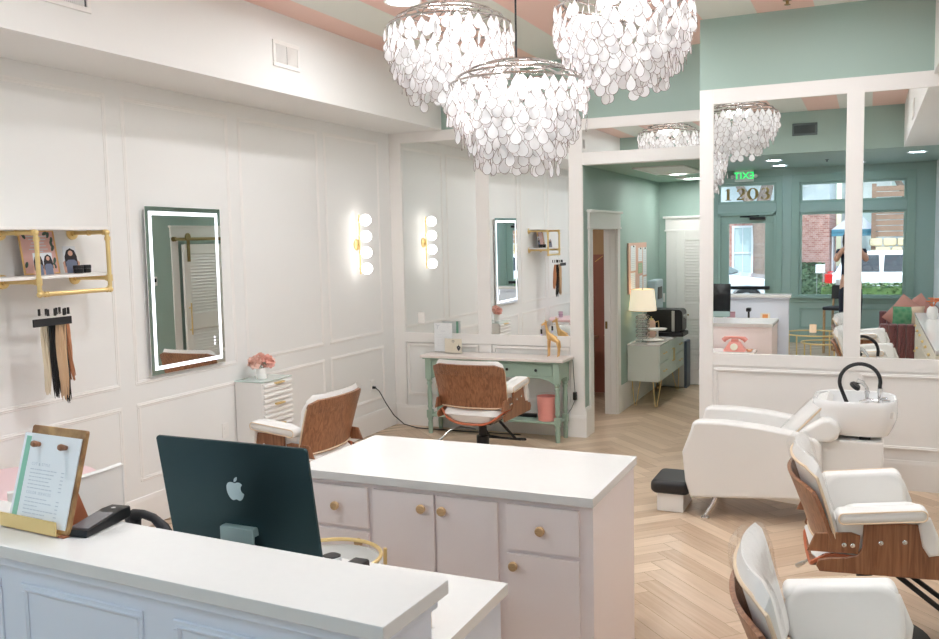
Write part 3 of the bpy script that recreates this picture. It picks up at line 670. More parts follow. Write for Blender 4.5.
def chandelier(loc, label, seed, kz=0.87, kr=0.93):
    rng = random.Random(seed)
    t = thing('capiz_chandelier', label, 'chandelier', loc, 0, 'capiz shell chandeliers')
    mb = MB()
    rings = [(0.372, 0.0), (0.325, 0.042), (0.262, 0.078), (0.19, 0.104), (0.112, 0.118)]
    for r, z in rings: mb.tube([(r * math.cos(2 * PI * k / 48), r * math.sin(2 * PI * k / 48), z) for k in range(48)], 0.0065, 6, True)
    for k in range(8):
        a = 2 * PI * k / 8
        mb.tube([(r * math.cos(a), r * math.sin(a), z - 0.006) for r, z in rings] + [(0.02 * math.cos(a), 0.02 * math.sin(a), 0.112)], 0.004, 5)
    mb.lathe([(0.001, 0.13), (0.03, 0.125), (0.035, 0.105), (0.02, 0.09), (0.015, -0.06), (0.035, -0.075), (0.001, -0.085)], 16)
    for k in range(5):
        a = 2 * PI * k / 5 + 0.3
        mb.tube([(0.02 * math.cos(a), 0.02 * math.sin(a), -0.06), (0.08 * math.cos(a), 0.08 * math.sin(a), -0.085), (0.11 * math.cos(a), 0.11 * math.sin(a), -0.07)], 0.006, 6)
        mb.lathe([(0.001, 0), (0.014, 0), (0.014, 0.045), (0.001, 0.045)], 10, Matrix.Translation((0.11 * math.cos(a), 0.11 * math.sin(a), -0.07)))
    build('frame', mb, M['bronze'], t)
    top = ZC - loc[2]
    build('rod', MB().cyl((0, 0, 0.12), (0, 0, top - 0.02), 0.0055).lathe([(0.001, top - 0.035), (0.03, top - 0.03), (0.065, top - 0.012), (0.065, top), (0.001, top)], 20), M['blackmat'], t)
    for k in range(5):
        a = 2 * PI * k / 5 + 0.3
        build('bulb', MB().sphere((0.11 * math.cos(a), 0.11 * math.sin(a), -0.005), 0.026, 12, 8, s=(1, 1, 1.5)), M['bulb'], t)
    drops = []
    # tiers: radius, top row height, rows, drops round each row; alternate rows are staggered like scales
    for r, z0, rows, cnt in ((0.400, -0.004, 4, 34), (0.352, -0.165, 3, 30), (0.302, -0.245, 3, 26), (0.252, -0.325, 3, 21), (0.19, -0.385, 2, 15), (0.12, -0.41, 2, 9)):
        ph = rng.random()
        for j in range(rows):
            last = j == rows - 1
            for k in range(cnt):
                if last and rng.random() < (0.3 if r > 0.2 else 0.5): continue
                a = 2 * PI * (k + 0.5 * (j % 2) + ph + rng.uniform(-0.22, 0.22)) / cnt
                rr = (r + rng.uniform(-0.016, 0.016)) * kr; low = 0.035 if last and rng.random() < 0.25 else 0
                drops.append((rr * math.cos(a), rr * math.sin(a), (z0 - j * 0.053) * kz - low + rng.uniform(-0.012, 0.012), a + PI / 2 + (rng.uniform(-0.35, 0.35) if rng.random() < 0.75 else rng.uniform(-1.5, 1.5)), rng.uniform(-0.12, 0.12)))
    cam = Vector((0, 0, 1.95)) - Vector(loc); cam2 = Vector((cam.x, cam.y, 0)).normalized()
    drops.sort(key=lambda d: -(Vector((d[0], d[1], 0)).dot(cam2) + 0.08 * rng.random()))
    rest = MB()
    for i, (x, y, z, a, tl) in enumerate(drops):
        Mx = Matrix.Translation((x, y, z)) @ Euler((tl, 0, a)).to_matrix().to_4x4()
        if i < 100:
            o = bpy.data.objects.new('capiz_drop', DROP); COL.objects.link(o); o.parent = t; o.matrix_local = Mx
        else:
            tb = bmesh.new(); tb.from_mesh(DROP); tb.transform(Mx)
            me = bpy.data.meshes.new('x'); tb.to_mesh(me); tb.free(); rest.bm.from_mesh(me); bpy.data.meshes.remove(me)
    o = build('capiz_drop_curtain', rest, [M['capiz'], M['capizrim']], t, smooth=False); o['kind'] = 'stuff'
    return t
chandelier((-2.33, 4.98, 3.225), 'capiz shell chandelier left of the other two, cut by the top edge', 11)
chandelier((-1.785, 4.68, 2.79), 'lowest and middle capiz shell chandelier, hanging whole in view on a thin rod', 12)
chandelier((-1.245, 4.90, 3.18), 'capiz shell chandelier on the right, its rim cut by the top edge', 13, 0.82)

# ------------------------------------------------------------------ SALON CHAIRS
def rpatch(u, v, r=0.28):
    """squeeze the unit square [-1,1]^2 to a rounded rectangle"""
    def sq(a, b):
        if abs(b) > 1 - r:
            q = (abs(b) - (1 - r)) / r
            return a * (1 - r * (1 - math.sqrt(max(0, 1 - q * q))))
        return a
    return sq(u, v), v
def back_surface(u, v, off):
    u, v = rpatch(u, v, 0.22)
    w = 0.315 + 0.022 * (v + 1) / 2
    t = (v + 1) / 2
    z = 0.515 + 0.365 * t
    y = -0.245 - 0.105 * t ** 1.15 + 0.075 * abs(u) ** 2.2
    nx, ny = -0.45 * u * abs(u), 1.0
    return Vector((u * w + nx * off, y + ny * off, z + 0.26 * off))
def salon_chair(loc, rz, label, group):
    t = thing('salon_chair', label, 'salon chair', loc, rz, group)
    S = lambda f: (lambda a, b: f(a * 2 - 1, b * 2 - 1))
    build('back_shell', MB().slab(S(lambda u, v: back_surface(u, v, 0)), S(lambda u, v: back_surface(u, v, 0.017)), 22, 16), M['walnut'], t)
    bulge = lambda u, v: 0.035 + 0.05 * (1 - abs(u) ** 5) * (1 - abs(v) ** 6)
    def cush(u, v):
        p = back_surface(u * 0.985, v * 0.985, bulge(u, v)); p.z += 0.05 * max(0, v) ** 2; return p
    bc = build('back_cushion', MB().slab(S(lambda u, v: back_surface(u * 0.985, v * 0.985, 0.019)), S(cush), 22, 18), M['leather'], t)
    pp = [(math.cos(2 * PI * k / 64), math.sin(2 * PI * k / 64)) for k in range(64)]
    per = []
    for c, s in pp:
        m = max(abs(c), abs(s)); per.append(back_surface(c / m, s / m, 0.018))
    build('piping', MB().tube(per, 0.007, 6, True), M['piping'], t)
    build('lower_trim', MB().tube([back_surface(-0.97 + 1.94 * k / 24, -0.93, -0.003) for k in range(25)], 0.0055, 6), M['piping'], t)
    rr = random.Random(3)
    def film(off, k):
        def f(u, v):
            v2 = -0.25 + 1.27 * (v + 1) / 2
            p = back_surface(u * 1.01, min(v2, 1), bulge(u, v2) + off)
            q = noise.noise(Vector((u * 2 + k, v * 2, 1.3))) * 0.010 + noise.noise(Vector((u * 4, v * 1.5 + k, 4.3))) * 0.004
            p.y += q; p.z += 0.05 * max(0, v2) ** 2 + 0.004
            return p
        return f
    def filmback(u, v):
        v2 = 0.55 + 0.46 * (v + 1) / 2
        p = back_surface(u * 1.01, min(v2, 1), -0.004); p.z += 0.045 * max(0, v2) ** 2
        p.y -= abs(noise.noise(Vector((u * 3, v * 2, 9.3)))) * 0.003
        return p
    pf = MB(); pf.grid(S(film(0.006, 0.0)), 28, 22); pf.grid(S(filmback), 24, 8)
    tops = MB()
    pf.grid(lambda a, b: (filmback(a * 2 - 1, 1) * (1 - b) + film(0.006, 0.0)(a * 2 - 1, 1) * b) + Vector((0, 0, 0.012 * math.sin(PI * b))), 24, 5)
    tops.bm.free()
    build('plastic_cover', pf, M['plastic_film'], bc)
    # seat: walnut tub with a thick white cushion
    def tub(u, v, off):
        x = u * (0.302 - 0.02 * abs(v) ** 3); y = 0.04 + v * 0.29
        z = 0.376 + 0.11 * abs(u) ** 3.2 + 0.02 * max(0, v) ** 2
        return Vector((x, y, z + off))
    build('seat_shell', MB().slab(S(lambda u, v: tub(*rpatch(u, v, 0.25), 0)), S(lambda u, v: tub(*rpatch(u, v, 0.25), 0.018)), 20, 16), M['walnut'], t)
    build('seat_shell_edge', MB().tube([tub(*rpatch(c / max(abs(c), abs(s)) * 1.004, s / max(abs(c), abs(s)) * 1.004, 0.25), 0.009) for c, s in pp], 0.0095, 6, True), M['walnutedge'], t)
    def seat_top(u, v):
        u2, v2 = rpatch(u, v, 0.3)
        return Vector((u2 * 0.285, 0.055 + v2 * 0.31, 0.455 + 0.105 * (1 - abs(u) ** 6) * (1 - abs(v) ** 6) - 0.02 * v2 + 0.012 * math.cos(v2 * PI)))
    def seat_bot(u, v):
        u2, v2 = rpatch(u, v, 0.3)
        return tub(u2 * 0.93, v2 * 0.98, 0.02) + Vector((0, 0.012, 0))
    build('seat_cushion', MB().slab(S(seat_bot), S(seat_top), 24, 24), M['leather'], t)
    side = [(-0.23, 0.425), (-0.245, 0.45), (-0.235, 0.478), (-0.19, 0.492), (-0.12, 0.497), (-0.075, 0.512), (-0.055, 0.545), (-0.05, 0.665), (0.19, 0.665), (0.225, 0.60), (0.25, 0.535), (0.275, 0.508), (0.325, 0.497), (0.34, 0.465), (0.325, 0.425)]
    brk = [(-0.285, 0.515), (-0.07, 0.515), (-0.062, 0.60), (-0.10, 0.612), (-0.25, 0.60)]
    AT = Matrix.Translation((0, 0.05, 0.68)) @ Matrix.Rotation(R(6), 4, 'X') @ Matrix.Translation((0, -0.05, -0.68))
    for s in (-1, 1):
        x0, x1 = sorted((s * 0.303, s * 0.320))
        sp = build('side_panel', MB().prism(side, 0, x0, x1, 0.004, 1), M['walnut'], t)
        bolts = MB()
        for y, z in ((-0.13, 0.555), (-0.095, 0.555), (0.02, 0.575), (0.115, 0.585)):
            bolts.sphere((s * 0.322, y, z), 0.011, 10, 6, s=(0.45, 1, 1))
        build('bolts', bolts, M['chrome'], sp)
        x0, x1 = sorted((s * 0.304, s * 0.317))
        build('back_bracket', MB().prism(brk, 0, x0, x1, 0.004, 1), M['walnut'], t)
        # padded arm: flat top pad and tall rounded inner cushion
        a0, a1 = sorted((s * 0.255, s * 0.365))
        ar = build('armrest', MB().prism(rrect(-0.165, 0.205, 0.676, 0.736, 0.028, 5), 0, a0, a1, 0.026, 4, M=AT), M['leather'], t)
        build('arm_piping', MB().tube([AT @ Vector((s * 0.366, y, z)) for y, z in rrect(-0.157, 0.197, 0.682, 0.730, 0.022, 4)], 0.0035, 5, True), M['piping'], ar)
        a0, a1 = sorted((s * 0.245, s * 0.301))
        build('arm_cushion', MB().prism(rrect(-0.165, 0.215, 0.50, 0.745, 0.085, 6), 0, a0, a1, 0.024, 4, M=AT), M['leather'], t)
        ff = [(0.16, 0.70), (0.215, 0.70), (0.255, 0.60), (0.25, 0.54), (0.21, 0.53), (0.185, 0.57)]
        a0, a1 = sorted((s * 0.29, s * 0.342))
        build('arm_front_pad', MB().prism(ff, 0, a0, a1, 0.014, 3), M['leather'], t)
    build('pedestal', MB().lathe([(0.001, 0.10), (0.055, 0.10), (0.055, 0.24), (0.036, 0.245), (0.036, 0.36), (0.06, 0.365), (0.06, 0.375), (0.001, 0.375)], 20).box(-0.13, 0.13, -0.10, 0.14, 0.355, 0.39, 0.008), M['black'], t)
    build('base', MB().lathe([(0.001, 0.0), (0.295, 0.0), (0.30, 0.008), (0.295, 0.02), (0.16, 0.04), (0.08, 0.075), (0.06, 0.11), (0.001, 0.11)], 36), M['blackmat'], t)
    build('pump_lever', MB().tube([(-0.04, -0.05, 0.30), (-0.14, -0.14, 0.335), (-0.22, -0.20, 0.31), (-0.27, -0.25, 0.25)], 0.007, 6).cyl((-0.27, -0.25, 0.25), (-0.30, -0.28, 0.22), 0.011), M['steel'], t)
    build('footrest', MB().tube([(-0.10, 0.12, 0.36), (-0.13, 0.42, 0.13), (-0.17, 0.55, 0.10), (0.17, 0.55, 0.10), (0.13, 0.42, 0.13), (0.10, 0.12, 0.36)], 0.0125, 8).tube([(-0.16, 0.47, 0.115), (0.16, 0.47, 0.115)], 0.011, 8), M['blackmat'], t)
    return t
G = 'walnut and white salon chairs'
ch0 = salon_chair((-3.04, 7.0, 0), R(-2), 'walnut-backed white salon chair seen from behind at the sage desk', G)
cl = dup(ch0, (-3.61, 5.16, 0), R(90), 'walnut-backed white salon chair facing the lit mirror at left, behind the desktop screen', G)
ca = dup(ch0, (0.005, 4.53, 0), R(-82), 'walnut-sided white salon chair at the right edge, just in front of the wash basin', G)
cb = dup(ch0, (-0.05, 2.95, 0), R(-82), 'nearest salon chair, its plastic-wrapped back rising at the bottom right edge', G)

for c in (ca, cb):       # on the two right-hand chairs the walnut shell stops lower and the wrapped cushion stands above it
    for ch in c.children:
        if ch.name.startswith('back_shell'): ch.scale.z = 0.80; ch.location.z = 0.515 * 0.20
for c in (ch0, cl):
    for ch in c.children:
        if ch.name.startswith('back_shell'): ch.scale.z = 1.06; ch.location.z = -0.515 * 0.06
# ------------------------------------------------------------------ SHAMPOO UNIT
t = thing('shampoo_lounge', 'long white wash lounge with reclined back in front of the basin mirrors', 'wash chair', (-0.5, 6.1, 0))
near = [(-0.60, 0.135), (-0.635, 0.25), (-0.655, 0.45), (-0.60, 0.60), (-0.585, 0.655), (-0.55, 0.672), (-0.36, 0.675), (-0.15, 0.66), (0.02, 0.635), (0.20, 0.60), (0.24, 0.56), (0.24, 0.20), (0.08, 0.185)]
for y0, y1 in ((0.0, 0.13), (0.53, 0.66)):
    build('side_arm', MB().prism(near, 1, y0, y1, 0.022, 4), M['leather'], t)
def seatc(off):
    def f(a, b):
        x = -0.62 + 0.75 * a
        return Vector((x, 0.12 + 0.42 * b, 0.40 + off * (1 - abs(2 * b - 1) ** 6) * (1 - abs(2 * a - 1) ** 8) - 0.06 * a))
    return f
build('seat_cushion', MB().slab(lambda a, b: seatc(0)(a, b) - Vector((0, 0, 0.22)), seatc(0.10), 16, 10), M['leather'], t)
def backc(off, w=0.21):
    def f(a, b):
        p = Vector((-0.08 + 0.36 * a, 0.33 + w * (2 * b - 1), 0.42 + 0.40 * a))
        n = Vector((-0.74, 0, 0.67)); return p + n * off * (0.35 + 0.65 * (1 - abs(2 * b - 1) ** 6) * (1 - abs(2 * a - 1) ** 6))
    return f
bk = build('reclined_back', MB().slab(backc(-0.05), backc(0.075), 14, 12), M['leather'], t)
build('plastic_cover', MB().grid(lambda a, b: backc(0.085, 0.222)(a, b) + Vector((0, 0, 0.006 * noise.noise(Vector((a * 6, b * 6, 0))))), 16, 14), M['plastic_film'], bk)
for y in (0.115, 0.545): build('piping', MB().tube([backc(0.04)(a / 8, 0) * 1.0 + Vector((0, y - 0.12, 0)) for a in range(9)], 0.006, 5), M['piping'], bk)
build('neck_pillow', MB().prism([(0.135, 0.60), (0.20, 0.575), (0.29, 0.575), (0.335, 0.605), (0.352, 0.655), (0.335, 0.705), (0.29, 0.735), (0.24, 0.732), (0.19, 0.70), (0.10, 0.63)], 1, 0.03, 0.42, 0.03, 4), M['leather'], t)
for x, y in ((-0.46, 0.03), (-0.46, 0.60)):
    build('leg', MB().tube([(x + 0.035, y + 0.02, 0.16), (x + 0.01, y, 0.09), (x - 0.035, y - 0.02, 0.018)], [0.02, 0.018, 0.014], 10).lathe([(0.001, 0), (0.03, 0), (0.032, 0.008), (0.024, 0.016), (0.001, 0.018)], 16, Matrix.Translation((x - 0.037, y - 0.022, 0))), M['chrome'], t)
build('pedestal_base', MB().box(0.20, 0.605, 0.10, 0.56, 0.0, 0.585, 0.012, 3), M['leather'], t)
# footrest box
t = thing('foot_stool', 'small white box footstool with a black padded top at the foot of the wash lounge', 'footrest', (-1.24, 6.32, 0))
build('box', MB().box(-0.10, 0.085, -0.16, 0.16, 0, 0.13, 0.006), M['leather'], t)
build('cushion', MB().prism(rrect(-0.145, 0.13, -0.195, 0.195, 0.05, 5), 2, 0.13, 0.225, 0.035, 4), M['blackcush'], t)
# basin
def basin():
    t = thing('wash_basin', 'white ceramic wash basin with a black hose, mounted behind the wash lounge', 'basin', (-0.07, 6.42, 0.60))
    def ring(sx, sy, z, n=40, dx=0.0, p=3.2):
        out = []
        for k in range(n):
            a = 2 * PI * k / n; c, s = math.cos(a), math.sin(a)
            out.append(Vector((dx + sx * math.copysign(abs(c) ** (2 / p), c), sy * math.copysign(abs(s) ** (2 / p), s), z)))
        return out
    rings = [ring(0.12, 0.12, 0.0, dx=0.04), ring(0.19, 0.19, 0.012, dx=0.02), ring(0.235, 0.225, 0.06), ring(0.26, 0.245, 0.13), ring(0.262, 0.25, 0.20), ring(0.258, 0.248, 0.232), ring(0.25, 0.24, 0.245), ring(0.24, 0.23, 0.24), ring(0.232, 0.222, 0.20), ring(0.21, 0.20, 0.10), ring(0.15, 0.15, 0.04), ring(0.02, 0.02, 0.03)]
    build('bowl', MB().loft(rings), mat('white ceramic', srgb(246, 246, 246), 0.08, coat=0.5), t)
    build('tap_deck', MB().prism(rrect(0.10, 0.235, -0.2, 0.2, 0.03), 2, 0.14, 0.19, 0.012, 3), M['leather'], t)
    pts = []
    for k in range(21):
        a = R(-12 + 216 * k / 20)
        pts.append((0.028 + 0.125 * math.cos(a), 0.06 - 0.03 * k / 20, 0.335 + 0.122 * math.sin(a)))
    pts = [(0.153, 0.06, 0.25)] + pts + [(-0.06, 0.02, 0.22), (-0.035, 0.0, 0.165)]
    build('hose', MB().tube(pts, 0.0125, 8), M['blackmat'], t)
    build('hose_collar', MB().cyl((0.153, 0.06, 0.19), (0.151, 0.06, 0.295), 0.0165).cyl((0.152, 0.06, 0.266), (0.1515, 0.06, 0.272), 0.019), M['chrome'], t)
    tp = MB(); tp.cyl((0.16, -0.02, 0.19), (0.16, -0.02, 0.23), 0.022).tube([(0.03, 0.02, 0.20), (0.08, 0.0, 0.222), (0.16, -0.02, 0.222)], 0.012, 8)
    tp.cyl((0.175, 0.06, 0.19), (0.175, 0.06, 0.22), 0.016).box(0.15, 0.20, 0.045, 0.075, 0.215, 0.235, 0.006).cyl((0.19, -0.06, 0.19), (0.19, -0.06, 0.225), 0.016).box(0.165, 0.215, -0.075, -0.045, 0.22, 0.238, 0.006)
    build('mixer_tap', tp, M['chrome'], t)
    build('spray_holder', MB().cyl((0.075, 0.03, 0.18), (0.072, 0.03, 0.30), 0.012).cyl((0.074, 0.03, 0.26), (0.073, 0.03, 0.275), 0.017), M['chrome'], t)
    sh = build('spray_head', MB().tube([(0.07, 0.03, 0.30), (0.045, 0.025, 0.335), (0.01, 0.02, 0.345)], [0.011, 0.014, 0.02], 10), M['chrome'], t)
    build('spray_face', MB().lathe([(0.001, 0), (0.036, 0), (0.038, 0.008), (0.03, 0.022), (0.001, 0.026)], 20, Matrix.Translation((-0.005, 0.012, 0.305)) @ Euler((R(15), R(38), 0)).to_matrix().to_4x4(), sy=1.0), M['black'], sh)
    build('tilt_bracket', MB().box(0.03, 0.10, -0.16, -0.10, -0.014, 0.006, 0.004), M['black'], t)
    build('bracket_arm', MB().box(-0.012, 0.012, -0.01, 0.01, 0, 0.11, 0.003, M=Matrix.Translation((0.085, -0.13, 0.0)) @ Euler((0, R(30), 0)).to_matrix().to_4x4()), M['steel'], t)
    build('drain_valve', MB().cyl((0.17, -0.05, 0.10), (0.178, -0.05, 0.02), 0.009).tube([(0.165, -0.05, 0.085), (0.225, -0.05, 0.085), (0.20, -0.05, 0.045)], 0.006, 6), M['steel'], t)
    build('valve_tag', MB().sphere((0.185, -0.055, 0.028), 0.014, 10, 6), mat('yellow tag', srgb(230, 200, 60), 0.5), t)
    return t
basin()
# ------------------------------------------------------------------ SAGE DESK AND WHAT STANDS ON IT
t = thing('console_desk', 'sage green console desk with pale top and turned legs below the tall mirrors', 'desk', (-3.335, 8.02, 0))
t.scale = (0.978, 1, 1)
build('top', MB().box(-0.77, 0.77, -0.16, 0.175, 0.772, 0.80, 0.006, 2), M['whitewash'], t)
ap = MB()
ap.box(-0.71, 0.71, -0.115, -0.095, 0.61, 0.772, 0.002); ap.box(-0.71, 0.71, 0.12, 0.14, 0.61, 0.772, 0.002); ap.box(-0.72, -0.70, -0.1, 0.13, 0.61, 0.772); ap.box(0.70, 0.72, -0.1, 0.13, 0.61, 0.772)
ap.box(-0.75, 0.75, -0.14, 0.16, 0.758, 0.773, 0.004)
for s in (-1, 1):   # shaped corner brackets beside the legs
    ap.prism([(s * 0.655, 0.615), (s * 0.52, 0.615), (s * 0.55, 0.60), (s * 0.60, 0.595), (s * 0.625, 0.575), (s * 0.655, 0.56)], 1, -0.112, -0.096)
build('apron', ap, M['sagefurn'], t)
for a0, a1 in ((-0.645, -0.02), (0.02, 0.645)):
    d = build('drawer', MB().box(a0, a1, -0.121, -0.10, 0.635, 0.745, 0.004), M['sagefurn'], t)
    for k in (0.26, 0.74):
        x = a0 + (a1 - a0) * k
        build('knob', MB().lathe([(0.001, 0), (0.006, 0), (0.006, 0.010), (0.014, 0.014), (0.014, 0.02), (0.001, 0.024)], 12, Matrix.Translation((x, -0.121, 0.69)) @ Euler((R(90), 0, 0)).to_matrix().to_4x4()), M['black'], d)
for sx in (-1, 1):
    for y in (-0.105, 0.13):
        lg = MB(); lg.box(sx * 0.69 - 0.032, sx * 0.69 + 0.032, y - 0.032, y + 0.032, 0.56, 0.772, 0.003)
        lg.lathe([(0.001, 0.56), (0.026, 0.56), (0.03, 0.545), (0.022, 0.53), (0.028, 0.515), (0.028, 0.505), (0.02, 0.49), (0.026, 0.40), (0.022, 0.29), (0.026, 0.28), (0.026, 0.27), (0.02, 0.26), (0.02, 0.235), (0.001, 0.235)], 16, Matrix.Translation((sx * 0.69, y, 0)))
        lg.box(sx * 0.69 - 0.028, sx * 0.69 + 0.028, y - 0.028, y + 0.028, 0.16, 0.24, 0.003)
        lg.lathe([(0.001, 0.16), (0.024, 0.16), (0.027, 0.145), (0.02, 0.13), (0.026, 0.10), (0.022, 0.0), (0.001, 0.0)], 16, Matrix.Translation((sx * 0.69, y, 0)))
        build('leg', lg, M['sagefurn'], t)
build('lower_shelf', MB().box(-0.70, 0.70, -0.125, 0.15, 0.175, 0.197, 0.004), M['sagefurn'], t)
# acrylic sign frames
def sign_frame(name, loc, w, h, lab, sheet, rz=0):
    t = thing(name, lab, 'sign', loc, rz)
    build('acrylic_stand', MB().box(-w / 2, w / 2, -0.003, 0.0, 0.003, h, 0.001).box(-w / 2, w / 2, 0.004, 0.007, 0.003, h, 0.001).box(-w / 2, w / 2, -0.035, 0.04, 0, 0.004, 0.001), M['acrylic'], t)
    sh = build('sheet', MB().box(-w / 2 + 0.006, w / 2 - 0.006, 0.001, 0.003, 0.008, h - 0.004), sheet, t)
    return t, sh
t, sh = sign_frame('menu_sign', (-3.945, 8.12, 0.80), 0.215, 0.305, 'tall clear acrylic frame with a white price sheet on the sage desk', M['paper'])
mb = MB(); mb.prism([(-0.07, 0.285), (-0.055, 0.262), (-0.05, 0.285), (-0.06, 0.27)], 1, 0.0, 0.0008); mb.tube([(-0.08, 0.0005, 0.285), (-0.06, 0.0005, 0.268), (-0.066, 0.0005, 0.24)], 0.003, 5); mb.tube([(-0.06, 0.0005, 0.268), (-0.035, 0.0005, 0.28)], 0.002, 5)
mb.box(-0.025, 0.02, 0.0, 0.0008, 0.215, 0.219)
for k in range(9): mb.box(-0.07, 0.04 + 0.02 * (k % 3), 0.0002, 0.0008, 0.18 - k * 0.016, 0.1815 - k * 0.016)
build('print', mb, M['ink'], sh)
build('back_stripe', MB().box(0.055, 0.08, 0.003, 0.0038, 0.01, 0.30), M['mint'], sh)
t, sh = sign_frame('card_sign', (-3.80, 8.045, 0.80), 0.205, 0.155, 'small cream card in a clear stand in front of the tall price sheet', M['cream'], R(-3))
mb = MB(); mb.tube([(0.012 * math.cos(2 * PI * k / 14), 0.0004, 0.125 + 0.010 * math.sin(2 * PI * k / 14)) for k in range(14)], 0.0016, 5, True)
for k in range(5):
    a = 2 * PI * k / 5 + 0.3; mb.sphere((0.062 + 0.013 * math.cos(a), 0.0006, 0.062 + 0.013 * math.sin(a)), 0.0105, 10, 6, s=(1, 0.08, 1))
mb.box(0.061, 0.063, 0.0, 0.001, 0.07, 0.10); mb.box(0.056, 0.068, 0.0, 0.001, 0.03, 0.06)
build('emblem', mb, M['darkink'], sh)
mb = MB()
for k in range(4): mb.box(-0.08, 0.03, 0.0, 0.0008, 0.095 - k * 0.018, 0.0965 - k * 0.018)
build('print', mb, M['piping'], sh)
# giraffe
gv = [(0, 0, 0.185), (-0.035, 0, 0.20), (0.045, 0, 0.165), (-0.055, 0, 0.235), (-0.068, 0, 0.29), (-0.075, 0, 0.325), (-0.098, 0, 0.315), (-0.118, 0, 0.303)]
ge = [(0, 1), (0, 2), (1, 3), (3, 4), (4, 5), (5, 6), (6, 7)]
gr = [0.03, 0.027, 0.026, 0.018, 0.013, 0.012, 0.012, 0.007]
def addc(base, pts, rs):
    p = base
    for q, r in zip(pts, rs): gv.append(q); gr.append(r); ge.append((p, len(gv) - 1)); p = len(gv) - 1
for s in (-1, 1):
    addc(1, [(-0.042, s * 0.02, 0.14), (-0.043, s * 0.021, 0.08), (-0.045, s * 0.021, 0.012), (-0.054, s * 0.021, 0.006)], [0.012, 0.0075, 0.006, 0.006])
    addc(2, [(0.052, s * 0.02, 0.125), (0.058, s * 0.021, 0.075), (0.052, s * 0.021, 0.012), (0.043, s * 0.021, 0.006)], [0.013, 0.0075, 0.006, 0.006])
    addc(5, [(-0.066, s * 0.016, 0.338), (-0.06, s * 0.024, 0.343)], [0.005, 0.002])
    addc(5, [(-0.077, s * 0.006, 0.345), (-0.077, s * 0.007, 0.358)], [0.003, 0.0035])
addc(2, [(0.07, 0, 0.14), (0.075, 0, 0.09)], [0.004, 0.004])
solo('giraffe_figurine', 'gold giraffe figurine standing at the right end of the sage desk', 'figurine', skin_mesh(gv, ge, gr, 2), M['gold'], loc=(-2.745, 8.06, 0.80))
t = thing('hanging_charm', 'small black charm with a white tip hanging at the giraffe muzzle', 'charm', (-2.862, 8.06, 1.085))
build('cord', MB().tube([(0, 0, 0.018), (0, 0, -0.02)], 0.0012, 5), M['black'], t); build('body', MB().cyl((0, 0, -0.02), (0, 0, -0.065), 0.009), M['black'], t); build('tip', MB().sphere((0, 0, -0.072), 0.012, 12, 8), mat('lilac white', srgb(232, 226, 250), 0.4), t)
# pink bin with clear liner
t = thing('waste_bin', 'salmon pink waste bin with clear liner on the lower shelf of the sage desk', 'bin', (-2.79, 7.985, 0.197))
build('bucket', MB().lathe([(0.001, 0.0), (0.082, 0.0), (0.085, 0.006), (0.098, 0.235), (0.094, 0.235), (0.08, 0.01), (0.001, 0.01)], 28), M['pink'], t)
def liner(a, b):
    an = 2 * PI * a; w = 0.006 * noise.noise(Vector((math.cos(an) * 3, math.sin(an) * 3, b * 4)))
    z = 0.09 + b * 0.165; r = 0.094 + 0.02 * b + w + 0.012 * math.sin(an * 3) * b
    if b > 0.9: r -= 0.02 * (b - 0.9) * 10
    return Vector((r * math.cos(an), r * math.sin(an), z))
build('liner', MB().grid(liner, 40, 10), M['plastic_film'], t)
# power strip and cords
t = thing('power_strip', 'black power strip with a plug on the lower shelf of the sage desk', 'power strip', (-3.06, 8.08, 0.197))
build('strip', MB().box(-0.17, 0.13, -0.025, 0.025, 0, 0.035, 0.006), M['black'], t); build('plug', MB().box(-0.075, -0.045, -0.015, 0.015, 0.035, 0.075, 0.005), M['black'], t)
build('plug_lead', MB().tube([(-0.06, 0, 0.07), (-0.055, 0.01, 0.10), (-0.03, 0.03, 0.09), (-0.015, 0.05, 0.03)], 0.004, 6), M['black'], t)
t = thing('extension_lead', 'black cord plugged in low on the left wall and trailing under the sage desk', 'cord', (-4.56, 7.72, 0.47))
build('plug', MB().cyl((0, 0, 0), (0.035, 0, 0), 0.016, 0.012), M['black'], t)
build('lead', MB().tube([(0.03, 0, 0), (0.06, 0.03, -0.04), (0.09, 0.11, -0.18), (0.13, 0.2, -0.32), (0.2, 0.28, -0.42), (0.32, 0.33, -0.461), (0.6, 0.34, -0.464), (1.0, 0.36, -0.464), (1.45, 0.38, -0.464)], 0.0055, 7), M['black'], t)
t = thing('wall_adapter', 'black adapter hanging by its lead beside the right leg of the sage desk', 'adapter', (-2.57, 8.19, 0.41))
build('body', MB().box(-0.018, 0.018, -0.03, 0.008, -0.04, 0.04, 0.006), M['black'], t)
build('lead', MB().tube([(0, -0.01, 0.04), (-0.01, -0.01, 0.18), (-0.02, -0.005, 0.35)], 0.003, 6).tube([(0, -0.01, -0.04), (-0.03, -0.03, -0.12), (-0.09, -0.04, -0.2)], 0.003, 6), M['black'], t)

# ------------------------------------------------------------------ LEFT WALL
t = thing('lit_mirror', 'tall rectangular mirror with a glowing white light border on the left wall', 'mirror', (XL + 0.006, 5.068, 1.632), R(0.0))
t.rotation_euler = (R(-0.5), 0, R(0.54))
build('housing', MB().box(0.0, 0.022, -0.37, 0.37, -0.57, 0.57), M['silver'], t)
build('glass', MB().box(0.024, 0.030, -0.393, 0.393, -0.587, 0.587), M['mirror'], t)
lb = MB(); lb.frame(0, 0.0301, -0.36, 0.36, -0.555, 0.555, 0.027, 0.0012, 0); build('light_band', lb, M['led'], t)
build('touch_button', MB().frame(0, 0.0301, 0.27, 0.283, -0.44, -0.425, 0.003, 0.001, 0).frame(0, 0.0301, 0.27, 0.283, -0.415, -0.40, 0.003, 0.001, 0).frame(0, 0.0301, 0.27, 0.283, -0.39, -0.375, 0.003, 0.001, 0), M['led'], t)
t = thing('wall_sconce', 'slim brass sconce with four glowing white globes on the left wall', 'wall light', (XL, 7.505, 1.917))
